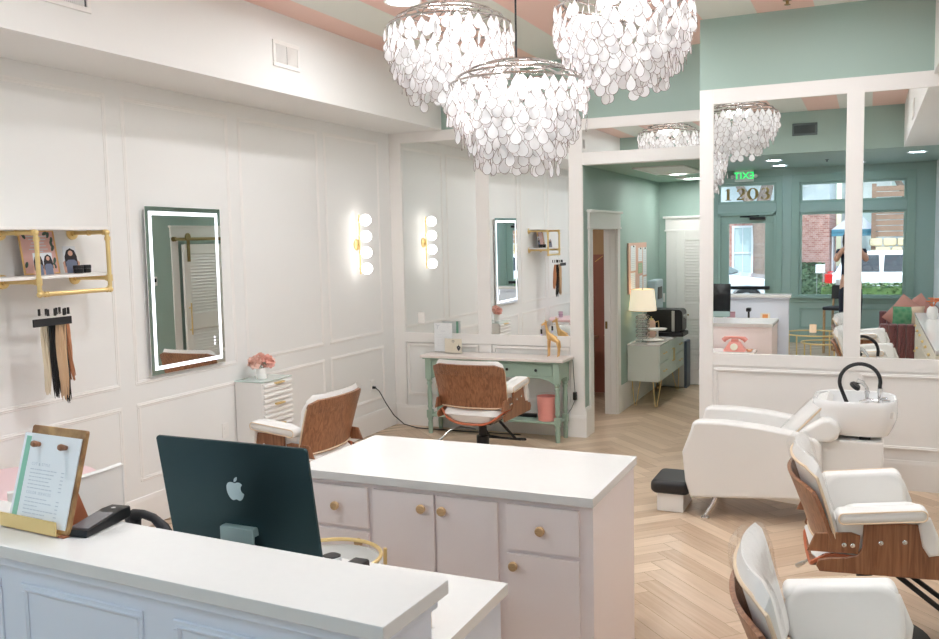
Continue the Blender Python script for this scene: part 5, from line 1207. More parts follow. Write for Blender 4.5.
# ------------------------------------------------------------------ HALL FURNITURE
t = thing('credenza', 'white hanging-style credenza on gold hairpin legs in the hall', 'credenza', (-2.29, 10.56, 0))
build('body', MB().box(-0.185, 0.165, -0.70, 0.70, 0.30, 0.705, 0.003), mat('credenza white', srgb(226, 230, 222), 0.35), t)
build('top', MB().box(-0.19, 0.185, -0.705, 0.705, 0.705, 0.722, 0.003), M['counter'], t)
cw = mat('credenza front white', srgb(216, 224, 218), 0.35)
for k, (a0, a1) in enumerate(((-0.69, -0.235), (-0.225, 0.225), (0.235, 0.69))):
    if k == 1:
        for (b0, b1, hy) in ((a0, 0.0 - 0.003, -0.03), (0.003, a1, 0.03)):
            d = build('door', MB().box(0.165, 0.183, b0, b1, 0.31, 0.70, 0.003), cw, t)
            build('handle', MB().tube([(0.183, hy, 0.46), (0.203, hy, 0.46), (0.203, hy, 0.60), (0.183, hy, 0.60)], 0.006, 6), M['brass'], d)
    else:
        for z0, z1 in ((0.31, 0.50), (0.508, 0.70)):
            d = build('drawer', MB().box(0.165, 0.183, a0, a1, z0, z1, 0.003), cw, t); m_ = (a0 + a1) / 2
            build('handle', MB().tube([(0.183, m_ - 0.07, (z0 + z1) / 2), (0.203, m_ - 0.07, (z0 + z1) / 2), (0.203, m_ + 0.07, (z0 + z1) / 2), (0.183, m_ + 0.07, (z0 + z1) / 2)], 0.006, 6), M['brass'], d)
for x in (-0.13, 0.11):
    for y in (-0.56, 0.56):
        sy = 1 if y > 0 else -1; build('leg', MB().tube([(x - 0.05, y - sy * 0.05, 0.30), (x, y + sy * 0.05, 0.01), (x + 0.02, y + sy * 0.05, 0.008), (x + 0.05, y - sy * 0.05, 0.30)], 0.006, 8), M['brass'], t)
t = thing('table_lamp', 'lit table lamp with cream shade and stacked crystal base on the credenza', 'lamp', (-2.325, 9.97, 0.722))
cb = MB()
for k in range(6): cb.box(-0.068, 0.068, -0.068, 0.068, 0.022 + k * 0.052, 0.060 + k * 0.052, 0.008, 2, M=Matrix.Rotation(0.06 * (k % 2), 4, 'Z'))
build('crystal_base', cb, M['crystal'], t)
sp = MB(); sp.box(-0.075, 0.075, -0.075, 0.075, 0, 0.02, 0.003); sp.cyl((0, 0, 0.02), (0, 0, 0.56), 0.007)
for k in range(6): sp.box(-0.045, 0.045, -0.045, 0.045, 0.062 + k * 0.052, 0.0735 + k * 0.052, 0.002)
sp.cyl((0, 0, 0.60), (0, 0, 0.635), 0.01, 0.006)
build('stem', sp, M['chrome'], t)
build('lamp_shade', MB().lathe([(0.156, 0.375), (0.130, 0.615), (0.128, 0.615), (0.154, 0.375)], 40), M['lampshade'], t)
build('shade_ring', MB().tube([(0.129 * math.cos(2 * PI * k / 40), 0.129 * math.sin(2 * PI * k / 40), 0.616) for k in range(40)], 0.003, 5, True), M['piping'], t)
build('shade_ring', MB().tube([(0.155 * math.cos(2 * PI * k / 40), 0.155 * math.sin(2 * PI * k / 40), 0.375) for k in range(40)], 0.003, 5, True), M['piping'], t)
build('bulb', MB().sphere((0, 0, 0.50), 0.03, 16, 10), emit('lamp bulb glow', srgb(255, 214, 160), 16), t)
t = thing('coffee_machine', 'black coffee machine with a silver strip at the far end of the credenza', 'coffee machine', (-2.24, 10.86, 0.722))
build('housing', MB().prism(rrect(-0.215, 0.215, 0.045, 0.325, 0.05, 6), 1, -0.13, 0.16, 0.012, 3), M['black'], t)
build('drip_base', MB().box(-0.22, 0.235, -0.17, 0.17, 0.0, 0.05, 0.012, 2), M['black'], t)
build('front_strip', MB().box(0.09, 0.125, -0.140, -0.13, 0.06, 0.31, 0.003), M['steel'], t)
build('side_knob', MB().cyl((0.215, -0.03, 0.24), (0.245, -0.03, 0.24), 0.02).box(0.235, 0.255, -0.05, -0.01, 0.21, 0.27, 0.004), M['steel'], t)
t = thing('thermal_jug', 'pale pink thermal jug with a gold top beside the crystal lamp', 'jug', (-2.37, 10.61, 0.722))
build('body', MB().lathe([(0.001, 0), (0.05, 0), (0.053, 0.01), (0.05, 0.17), (0.038, 0.205), (0.001, 0.205)], 24), mat('blush jug', srgb(236, 196, 180), 0.35), t)
build('lid', MB().lathe([(0.001, 0.205), (0.03, 0.205), (0.026, 0.225), (0.008, 0.23), (0.008, 0.25), (0.001, 0.25)], 18), M['brass'], t)
build('handle', MB().tube([(0.045, 0, 0.18), (0.085, 0, 0.195), (0.09, 0, 0.12), (0.05, 0, 0.04)], 0.007, 8), M['brass'], t)
t = thing('cake_stand', 'white pedestal cake stand in front of the coffee machine', 'cake stand', (-2.26, 10.44, 0.722))
build('plate', MB().lathe([(0.001, 0.105), (0.10, 0.108), (0.115, 0.125), (0.11, 0.125), (0.098, 0.115), (0.001, 0.112)], 36), M['trim'], t); build('foot', MB().lathe([(0.001, 0), (0.05, 0), (0.045, 0.01), (0.013, 0.03), (0.012, 0.09), (0.03, 0.107), (0.001, 0.107)], 24), M['trim'], t)
solo('plate', 'round white plate on the credenza between lamp and cake stand', 'plate', MB().lathe([(0.001, 0), (0.06, 0), (0.115, 0.014), (0.117, 0.018), (0.11, 0.017), (0.06, 0.006), (0.001, 0.006)], 36), M['trim'], loc=(-2.25, 10.20, 0.722))
t = thing('pinboard', 'pink pinboard with pinned papers on the green hall wall above the lamp', 'pinboard', (XP + 0.004, 10.34, 1.59), R(90))
build('board', MB().box(-0.44, 0.44, -0.018, 0, -0.31, 0.27, 0.003), M['cork'], t)
for x0, x1, z0, z1, c in ((-0.36, -0.13, -0.05, 0.24, 'paper'), (-0.37, -0.15, -0.28, -0.07, 'paper'), (0.0, 0.2, 0.05, 0.21, 'paper'), (0.0, 0.2, -0.09, 0.03, 'mint'), (0.24, 0.42, -0.12, 0.21, 'paper'), (0.06, 0.2, -0.28, -0.12, 'paper'), (0.26, 0.42, -0.29, -0.14, 'paper')):
    pmat = M['paper'] if c == 'paper' else mat('green note', srgb(170, 196, 160), 0.6)
    pp_ = build('pinned_paper', MB().box(x0, x1, -0.021, -0.018, z0, z1, 0.001), pmat, t)
    ln = MB(); k = z1 - 0.03
    while k > z0 + 0.02: ln.box(x0 + 0.02, x1 - 0.03, -0.0216, -0.0205, k, k + 0.004); k -= 0.022
    build('print', ln, M['ink'], pp_)
build('push_pins', MB().sphere((-0.24, -0.024, 0.23), 0.009, 8, 6).sphere((0.33, -0.024, 0.2), 0.009, 8, 6).sphere((0.1, -0.024, 0.2), 0.009, 8, 6), M['black'], t)
t = thing('wall_dispenser', 'pale grey towel dispenser on the hall wall behind the lampshade', 'dispenser', (XP, 11.12, 1.2), R(90))
build('case', MB().box(-0.2, 0.2, -0.11, 0, -0.22, 0.19, 0.02, 3), mat('pale blue grey plastic', srgb(176, 192, 200), 0.3), t); build('window', MB().box(-0.12, 0.12, -0.115, -0.105, -0.05, 0.1, 0.004), M['screen'], t); build('towel', MB().box(-0.13, 0.13, -0.07, -0.06, -0.3, -0.21), M['paper'], t)
t = thing('pedal_bin', 'pale grey step bin with a dark side on the floor past the credenza', 'bin', (-2.24, 11.42, 0))
build('body', MB().box(-0.18, 0.13, -0.12, 0.12, 0.01, 0.56, 0.012, 2), M['silver'], t); build('side_panel', MB().box(0.13, 0.165, -0.12, 0.12, 0.0, 0.60, 0.008), mat('slate plastic', srgb(96, 106, 124), 0.4), t); build('lid', MB().box(-0.185, 0.135, -0.125, 0.125, 0.56, 0.60, 0.01), M['silver'], t)
# ------------------------------------------------------------------ FRONT OF THE SALON (seen in the basin mirror)
t = thing('channel_sofa', 'maroon velvet channel-tufted sofa along the right wall, seen in the mirror', 'sofa', (0.55, -0.15, 0))
def channels(mb, axis, w, a0, a1, z0, z1, th, n):
    for k in range(n):
        b0 = a0 + (a1 - a0) * k / n; b1 = a0 + (a1 - a0) * (k + 1) / n
        if axis == 1: mb.prism(rrect(b0 + 0.001, b1 - 0.001, z0, z1, 0.02, 3), 1, w - th / 2, w + th / 2, 0.03, 3)
        else: mb.prism(rrect(b0 + 0.001, b1 - 0.001, z0, z1, 0.02, 3), 0, w - th / 2, w + th / 2, 0.03, 3)
for y, zt in ((0.70, 0.60), (-0.80, 0.66)):
    mb = MB(); channels(mb, 1, y, -0.39, 0.40, 0.09, zt, 0.13, 7); build('arm', mb, M['maroon'], t)
mb = MB(); channels(mb, 0, 0.35, -0.74, 0.64, 0.09, 0.78, 0.13, 12); build('backrest', mb, M['maroon'], t)
build('seat_cushion', MB().prism(rrect(-0.40, 0.29, -0.735, 0.635, 0.06, 4), 2, 0.26, 0.44, 0.04, 3), M['rose'], t)
build('plinth', MB().box(-0.36, 0.38, -0.74, 0.64, 0.06, 0.27, 0.01), M['maroon'], t)
for x in (-0.33, 0.36):
    for y in (-0.78, 0.68): build('leg', MB().cyl((x, y, 0.09), (x, y, 0), 0.02, 0.014), M['brass'], t)
def pillow(loc, rot, s, m, lab, name='throw_pillow'):
    def f(sg):
        def g(a, b):
            u, v = a * 2 - 1, b * 2 - 1
            e = (1 - abs(u) ** 2.6) * (1 - abs(v) ** 2.6)
            k = 1 + 0.05 * (abs(u * v)) 
            return Vector((u * s * k, sg * 0.085 * max(0, e) ** 0.6 + 0.0005 * sg, v * s * k))
        return g
    o = solo(name, lab, 'pillow', MB().slab(f(-1), f(1), 16, 16), m, group='sofa pillows', loc=loc, rot=rot); return o
def leafy():
    m = bpy.data.materials.new('leaf print cloth'); m.use_nodes = True; nt = m.node_tree; b = nt.nodes['Principled BSDF']; b.inputs['Roughness'].default_value = 0.8
    tc = nt.nodes.new('ShaderNodeTexCoord'); w = nt.nodes.new('ShaderNodeTexVoronoi'); w.inputs['Scale'].default_value = 16; sp = nt.nodes.new('ShaderNodeSeparateXYZ')
    gt = nt.nodes.new('ShaderNodeMath'); gt.operation = 'LESS_THAN'; gt.inputs[1].default_value = 0.03
    mx = nt.nodes.new('ShaderNodeMix'); mx.data_type = 'RGBA'; mx.inputs[6].default_value = srgb(232, 206, 182); 
    mg = nt.nodes.new('ShaderNodeMix'); mg.data_type = 'RGBA'; mg.inputs[6].default_value = srgb(60, 140, 100); mg.inputs[7].default_value = srgb(130, 180, 140)
    nt.links.new(tc.outputs['Object'], w.inputs['Vector']); nt.links.new(tc.outputs['Object'], sp.inputs[0]); nt.links.new(sp.outputs['X'], gt.inputs[0]); nt.links.new(w.outputs['Distance'], mg.inputs[0])
    nt.links.new(gt.outputs[0], mx.inputs[0]); nt.links.new(mg.outputs[2], mx.inputs[7]); nt.links.new(mx.outputs[2], b.inputs['Base Color'])
    return m
pillow((0.52, 0.42, 0.645), (R(-14), 0, R(-12)), 0.2, leafy(), 'leaf-print pillow in green and cream at the near end of the maroon sofa')
pillow((0.50, 0.20, 0.70), (R(-10), R(38), R(-8)), 0.215, M['rose'], 'left dusty rose pillow behind the leaf-print one on the sofa')
pillow((0.66, 0.02, 0.70), (R(-10), R(52), R(-12)), 0.215, M['rose'], 'farther dusty rose pillow on the sofa, nearest the street window')
# nesting tables and candle
def glass_table(name, loc, r, h, lab):
    t = thing(name, lab, 'coffee table', loc, 0, 'gold nesting tables')
    build('glass_top', MB().lathe([(0.001, h - 0.01), (r - 0.012, h - 0.01), (r - 0.012, h), (0.001, h)], 48), M['acrylic'], t)
    build('rim', MB().tube([(r * math.cos(2 * PI * k / 56), r * math.sin(2 * PI * k / 56), h - 0.006) for k in range(56)], 0.011, 6, True), M['brass'], t)
    for k in range(4):
        a = R(30 + 90 * k); build('leg', MB().box(-0.01, 0.01, -0.01, 0.01, 0, h - 0.012, 0.002, M=Matrix.Translation((r * math.cos(a), r * math.sin(a), 0))), M['brass'], t)
    build('base_ring', MB().tube([(r * math.cos(2 * PI * k / 56), r * math.sin(2 * PI * k / 56), 0.012) for k in range(56)], 0.008, 6, True), M['brass'], t)
glass_table('nesting_table', (-0.74, 0.40, 0), 0.42, 0.43, 'larger round glass table with gold rim holding a candle, seen in the mirror')
glass_table('nesting_table', (-0.60, 0.62, 0), 0.30, 0.32, 'smaller round glass table with gold rim tucked under the larger one, seen in the mirror')
t = thing('jar_candle', 'lit candle in a pale jar on the larger glass table, seen in the mirror', 'candle', (-0.75, 0.36, 0.43))
build('jar', MB().lathe([(0.001, 0), (0.045, 0), (0.05, 0.005), (0.05, 0.12), (0.046, 0.12), (0.045, 0.01), (0.001, 0.01)], 24), M['candle'], t); build('wax', MB().lathe([(0.001, 0.01), (0.044, 0.01), (0.044, 0.08), (0.001, 0.08)], 20), M['cream'], t); build('flame', MB().sphere((0, 0, 0.098), 0.008, 10, 8, s=(1, 1, 2)), M['flame'], t)
# ivory cabinet along the right wall
t = thing('station_cabinet', 'long ivory cabinet of drawers and doors along the right wall, seen in the mirror', 'cabinet', (0.782, 3.2, 0))
iv = mat('ivory cabinet paint', srgb(228, 222, 206), 0.4)
build('body', MB().box(-0.18, 0.185, -2.1, 2.1, 0, 0.775, 0.003), iv, t); build('worktop', MB().box(-0.205, 0.19, -2.12, 2.12, 0.775, 0.81, 0.004), M['counter'], t)
for k in range(7):
    b0, b1 = -2.08 + k * 0.595, -2.08 + k * 0.595 + 0.58
    for z0, z1 in ((0.10, 0.55), (0.57, 0.76)) if k % 2 == 0 else ((0.10, 0.32), (0.33, 0.54), (0.55, 0.76)):
        d = build('drawer', MB().box(-0.197, -0.178, b0, b1, z0, z1, 0.003), iv, t)
        build('knob', MB().sphere((-0.208, (b0 + b1) / 2, (z0 + z1) / 2), 0.017, 12, 8), M['brass'], d)
t = thing('flower_jar', 'white jar with orange blooms on the ivory cabinet, at the mirror right edge', 'vase', (0.74, 2.0, 0.81))
build('vessel', MB().lathe([(0.001, 0), (0.05, 0), (0.07, 0.06), (0.06, 0.13), (0.035, 0.16), (0.03, 0.155), (0.001, 0.02)], 24), M['trim'], t)
mb = MB(); rr = random.Random(4)
for k in range(9):
    a = k * 2.4; q = (0.05 * math.cos(a), 0.05 * math.sin(a), 0.22 + 0.05 * rr.random()); mb.tube([(0, 0, 0.14), (q[0] * 0.6, q[1] * 0.6, 0.19), q], 0.003, 5)
    for j in range(5): mb.sphere((q[0] + 0.018 * math.cos(j * 1.26), q[1] + 0.018 * math.sin(j * 1.26), q[2]), 0.015, 8, 6, s=(1, 1, 0.5))
build('blooms', mb, mat('orange petals', srgb(238, 140, 84), 0.6), t)
# tall chair beside the photographer
t = thing('bar_chair', 'tall wooden chair with dark leather back near the street window, seen in the mirror', 'chair', (-0.42, -0.72, 0), R(20))
wd = wood('oak chair wood', srgb(168, 130, 88), srgb(204, 168, 122), (6, 6, 1), 0.5)
for sx in (-1, 1):
    for sy in (-1, 1): build('leg', MB().box(-0.016, 0.016, -0.016, 0.016, 0, 0.70, 0.004, M=Matrix.Translation((sx * 0.17, sy * 0.17, 0))), wd, t)
    build('back_post', MB().tube([(sx * 0.17, -0.17, 0.68), (sx * 0.17, -0.21, 0.9), (sx * 0.17, -0.25, 1.06)], 0.017, 8), wd, t)
build('seat', MB().prism(rrect(-0.20, 0.20, -0.19, 0.2, 0.04), 2, 0.69, 0.74, 0.015), M['blackcush'], t)
build('backrest', MB().slab(lambda a, b: Vector((-0.2 + 0.4 * a, -0.235 - 0.03 * b + 0.03 * (2 * a - 1) ** 2, 0.85 + 0.22 * b)), lambda a, b: Vector((-0.2 + 0.4 * a, -0.205 - 0.03 * b + 0.03 * (2 * a - 1) ** 2, 0.85 + 0.22 * b)), 12, 6), M['blackcush'], t)
for z, y in ((0.25, 0.17), (0.25, -0.17)): build('foot_rail', MB().cyl((-0.17, y, z), (0.17, y, z), 0.011), wd, t)
# the photographer on a low step, seen between the basin mirrors
t = thing('step_stool', 'low white step stool under the photographer', 'step stool', (-0.25, -0.30, 0))
build('tread', MB().prism(rrect(-0.22, 0.22, -0.15, 0.15, 0.03), 2, 0.19, 0.22, 0.006), M['trim'], t)
for sx in (-1, 1): build('side', MB().prism([(-0.14, 0), (-0.09, 0), (-0.07, 0.10), (0.07, 0.10), (0.09, 0), (0.14, 0), (0.12, 0.19), (-0.12, 0.19)], 0, sx * 0.19 - 0.012, sx * 0.19 + 0.012, 0.003, 1), M['trim'], t)
PZ = 0.22
pv = [(0, 0, 0.98), (0, 0.01, 1.12), (0, 0.0, 1.28), (0, -0.01, 1.42), (0, 0.0, 1.50), (0, 0.015, 1.565), (0, 0.02, 1.63), (0, 0.015, 1.70)]
pe = [(i, i + 1) for i in range(7)]
pr = [(0.15, 0.11), (0.125, 0.09), (0.145, 0.10), (0.13, 0.08), 0.052, 0.075, 0.088, 0.06]
def pc(base, pts, rs):
    p = base
    for q, r in zip(pts, rs): pv.append(q); pr.append(r); pe.append((p, len(pv) - 1)); p = len(pv) - 1
    return p
for s in (-1, 1):
    pc(0, [(s * 0.085, 0.0, 0.90), (s * 0.095, 0.02, 0.50), (s * 0.095, 0.0, 0.10), (s * 0.10, 0.03, 0.045), (s * 0.11, 0.13, 0.03)], [0.09, 0.058, 0.042, 0.04, 0.033])
    pc(3, [(s * 0.165, -0.01, 1.40), (s * 0.215, 0.10, 1.27), (s * 0.145, 0.235, 1.40), (s * 0.10, 0.275, 1.47)], [0.055, 0.045, 0.036, 0.026])
pc(6, [(0, 0.115, 1.615)], [0.018])            # nose
for s in (-1, 1): pc(6, [(s * 0.088, 0.01, 1.625)], [0.02])
body = skin_mesh([(x, y, z) for x, y, z in pv], pe, pr, 2)
def eye(s): return body.sphere((s * 0.034, 0.095, 1.645), 0.012, 10, 8)
eye(-1); eye(1)
pt = solo('person', 'person in a dark navy top raising a camera, reflected between the basin mirrors', 'person', body, mat('skin tone', srgb(214, 168, 146), 0.55), loc=(-0.25, -0.30, PZ))
def hand(s):
    mb = MB(); c = Vector((s * 0.078, 0.30, 1.485))
    mb.sphere(c, 0.03, 12, 8, s=(0.6, 1.0, 1.2))
    for k, ln in enumerate((0.062, 0.07, 0.066, 0.05)):
        b = c + Vector((s * 0.006, 0.018, 0.03 - k * 0.019)); mb.tube([b, b + Vector((-s * 0.008, ln * 0.5, 0.002)), b + Vector((-s * 0.03, ln * 0.72, 0))], [0.0095, 0.009, 0.0075], 8)
    mb.tube([c + Vector((-s * 0.005, -0.015, 0.02)), c + Vector((-s * 0.026, -0.012, 0.03)), c + Vector((-s * 0.045, -0.006, 0.032))], [0.011, 0.0105, 0.009], 8)
    return mb
for s in (-1, 1): build('hand', hand(s), mat('skin tone', srgb(214, 168, 146), 0.55), pt)
sv = [(0, 0, 0.88), (0, 0.01, 1.12), (0, 0.0, 1.28), (0, -0.01, 1.43)]; se = [(0, 1), (1, 2), (2, 3)]; sr = [(0.178, 0.135), (0.138, 0.103), (0.158, 0.113), (0.138, 0.09)]
for s in (-1, 1):
    sv += [(s * 0.165, -0.01, 1.40), (s * 0.192, 0.05, 1.325)]; sr += [0.066, 0.06]; se += [(3, len(sv) - 2), (len(sv) - 2, len(sv) - 1)]
build('shirt', skin_mesh(sv, se, sr, 2), mat('navy cloth', srgb(34, 38, 54), 0.8), pt)
tv = [(0, 0, 0.97), (0, 0, 0.92)]; te = [(0, 1)]; tr = [(0.16, 0.12), (0.15, 0.115)]
for s in (-1, 1):
    tv += [(s * 0.088, 0.0, 0.86), (s * 0.096, 0.02, 0.50), (s * 0.096, 0.0, 0.09)]; tr += [0.1, 0.072, 0.06]; n = len(tv); te += [(1, n - 3), (n - 3, n - 2), (n - 2, n - 1)]
build('trousers', skin_mesh(tv, te, tr, 2), mat('dark denim', srgb(44, 48, 60), 0.85), pt)
for s in (-1, 1): build('shoe', MB().prism(rrect(s * 0.105 - 0.046, s * 0.105 + 0.046, -0.055, 0.19, 0.042, 5), 2, 0.0, 0.075, 0.02, 3), M['blackmat'], pt)
hm = MB(); hm.sphere((0, -0.012, 1.655), 0.108, 20, 14, s=(0.98, 0.98, 1.08))
bmesh.ops.delete(hm.bm, geom=[v for v in hm.bm.verts if v.co.y > 0.045 and v.co.z < 1.70], context='VERTS')
for k in range(9):
    a = R(200 + 140 * k / 8); hm.tube([(0.095 * math.cos(a), -0.015 + 0.095 * math.sin(a), 1.66), (0.105 * math.cos(a), -0.02 + 0.1 * math.sin(a), 1.55), (0.10 * math.cos(a), -0.03 + 0.1 * math.sin(a), 1.42)], [0.03, 0.032, 0.012], 8)
build('hair', hm, mat('dark brown hair', srgb(52, 38, 32), 0.5, bump=0.2, bscale=90), pt)
t = thing('camera', 'black camera held to the face of the photographer', 'camera', (-0.25, -0.01, 1.70))
build('body', MB().box(-0.066, 0.066, -0.065, -0.01, -0.045, 0.045, 0.01, 3).box(-0.026, 0.026, -0.06, -0.012, 0.04, 0.072, 0.01, 2), M['black'], t)
build('lens', MB().lathe([(0.001, 0), (0.036, 0), (0.037, 0.05), (0.033, 0.07), (0.028, 0.066), (0.001, 0.06)], 24, Matrix.Translation((0, -0.012, 0)) @ Euler((R(-90), 0, 0)).to_matrix().to_4x4()), M['blackmat'], t)

# ------------------------------------------------------------------ STREET OUTSIDE
def brickmat():
    m = bpy.data.materials.new('weathered brick'); m.use_nodes = True; nt = m.node_tree; b = nt.nodes['Principled BSDF']; b.inputs['Roughness'].default_value = 0.85
    tc = nt.nodes.new('ShaderNodeTexCoord'); mp = nt.nodes.new('ShaderNodeMapping'); mp.inputs['Rotation'].default_value = (R(90), 0, 0)
    br = nt.nodes.new('ShaderNodeTexBrick'); br.inputs['Scale'].default_value = 4.4; br.inputs['Color1'].default_value = srgb(176, 116, 104); br.inputs['Color2'].default_value = srgb(204, 158, 146); br.inputs['Mortar'].default_value = srgb(214, 200, 192); br.inputs['Mortar Size'].default_value = 0.012
    nt.links.new(tc.outputs['Object'], mp.inputs[0]); nt.links.new(mp.outputs[0], br.inputs['Vector']); nt.links.new(br.outputs['Color'], b.inputs['Base Color'])
    return m
ms = {'asph': mat('asphalt', srgb(150, 150, 150), 0.9, var=0.15, vscale=12), 'walk': mat('concrete walk', srgb(205, 200, 195), 0.9, var=0.06), 'grass': mat('grass', srgb(120, 150, 100), 0.9, var=0.3, vscale=20), 'car': mat('white car paint', srgb(242, 244, 246), 0.2, coat=0.8), 'cwin': mat('car glass', (0.03, 0.04, 0.05, 1), 0.05), 'tyre': mat('tyre rubber', (0.02, 0.02, 0.02, 1), 0.8), 'leaf': mat('hedge leaf', srgb(110, 140, 84), 0.8, var=0.35, vscale=30), 'bark': mat('tree bark', srgb(150, 132, 120), 0.9, var=0.3, vscale=14), 'tail': mat('tail lamp red', srgb(210, 40, 36), 0.25), 'slate': mat('board fence wood', srgb(150, 122, 104), 0.8, var=0.2, vscale=6), 'stone': mat('pale stone', srgb(222, 206, 170), 0.85, var=0.15, vscale=9), 'blind': mat('pale shutters', srgb(196, 214, 214), 0.6), 'tent': mat('white canvas', srgb(236, 238, 240), 0.8), 'band': mat('blue band', srgb(96, 160, 184), 0.7), 'sky': mat('house siding', srgb(216, 224, 226), 0.7)}
struct('ground_street', MB().box(-40, 40, -40, YF - 2.6, -0.25, -0.05), ms['asph'])
struct('pavement', MB().box(-40, 40, YF - 2.6, YF - 0.12, -0.25, -0.01), ms['walk'])
struct('pavement_far', MB().box(-40, 40, -12.6, -10.6, -0.04, 0.06), ms['walk'])
def building(name, lab, x0, x1, y, h, m, wins):
    t = thing(name, lab, 'building', ((x0 + x1) / 2, y, 0))
    c = (x0 + x1) / 2
    hb = min(h, 2.8)
    build('wall', MB().box(x0 - c, x1 - c, -6, 0, 0, hb), m, t)
    if h > hb: build('upper_wall', MB().box(x0 - c, x1 - c, -6, 0, hb, h), ms['sky'], t)
    build('parapet', MB().box(x0 - c - 0.1, x1 - c + 0.1, -6.1, 0.1, h, h + 0.25), ms['sky'], t)
    for wx0, wx1, z0, z1 in wins:
        w = build('window', MB().frame(1, 0, wx0 - c, wx1 - c, z0, z1, 0.06, 0.05).box(wx0 - c, wx1 - c, 0, 0.04, (z0 + z1) / 2 - 0.025, (z0 + z1) / 2 + 0.025).box((wx0 + wx1) / 2 - c - 0.012, (wx0 + wx1) / 2 - c + 0.012, 0, 0.03, z0, z1), ms['tent'], t)
        build('pane', MB().box(wx0 - c, wx1 - c, 0.001, 0.012, z0, z1), ms['blind'], w)
building('brick_building', 'red brick building with white sash windows across the street, seen through the door', -12, -1.05, -12.9, 4.6, brickmat(), ((-3.72, -3.12, 0.55, 2.15), (-6.2, -5.5, 0.6, 2.2), (-2.3, -1.6, 3.2, 4.2)))
building('pale_house', 'pale sided house with tall windows behind the parked car, seen in the mirror', -0.9, 9, -19, 6.0, ms['sky'], ((-0.7, 0.2, 0.9, 3.0), (0.6, 1.5, 3.0, 4.6), (2.0, 2.9, 0.9, 3.0)))
t = thing('board_fence', 'brown board fence above a pale stone wall across the street', 'fence', (2.6, -13.4, 0))
fb = MB()
for k in range(9): fb.box(-2.5, 2.5, -0.03, 0.03, 1.75 + k * 0.16, 1.89 + k * 0.16, 0.004, 1)
build('boards', fb, ms['slate'], t)
for k in range(4): build('post', MB().box(-2.5 + k * 1.6 - 0.06, -2.5 + k * 1.6 + 0.06, -0.1, 0.04, 0, 3.25), ms['slate'], t)
sb = MB(); rr = random.Random(8)
for r_ in range(7):
    x = -2.6 + 0.15 * (r_ % 2)
    while x < 2.4:
        w = rr.uniform(0.28, 0.42); sb.box(x, x + w - 0.02, -0.12 + rr.uniform(-0.02, 0.02), 0.14 + rr.uniform(0, 0.05), 0.01 + r_ * 0.245, 0.24 + r_ * 0.245, 0.06, 2); x += w
build('stone_wall', sb, ms['stone'], t)
t = thing('canvas_awning', 'white peaked canopy with a blue band between brick wall and fence', 'canopy', (-0.40, -14.4, 0))
build('roof', MB().loft([[Vector((x * s, y * s, z)) for x, y in ((-0.62, -0.62), (0.62, -0.62), (0.62, 0.62), (-0.62, 0.62))] for s, z in ((1, 1.98), (0.55, 2.2), (0.05, 2.55))]), ms['tent'], t)
build('valance', MB().frame(1, 0.62, -0.62, 0.62, 1.78, 1.98, 0.09, 0.01).box(-0.62, 0.62, -0.62, 0.6, 1.8, 1.98), ms['band'], t)
for sx in (-1, 1):
    for sy in (-1, 1): build('leg', MB().cyl((sx * 0.59, sy * 0.59, 0), (sx * 0.59, sy * 0.59, 1.8), 0.025), ms['tent'], t)
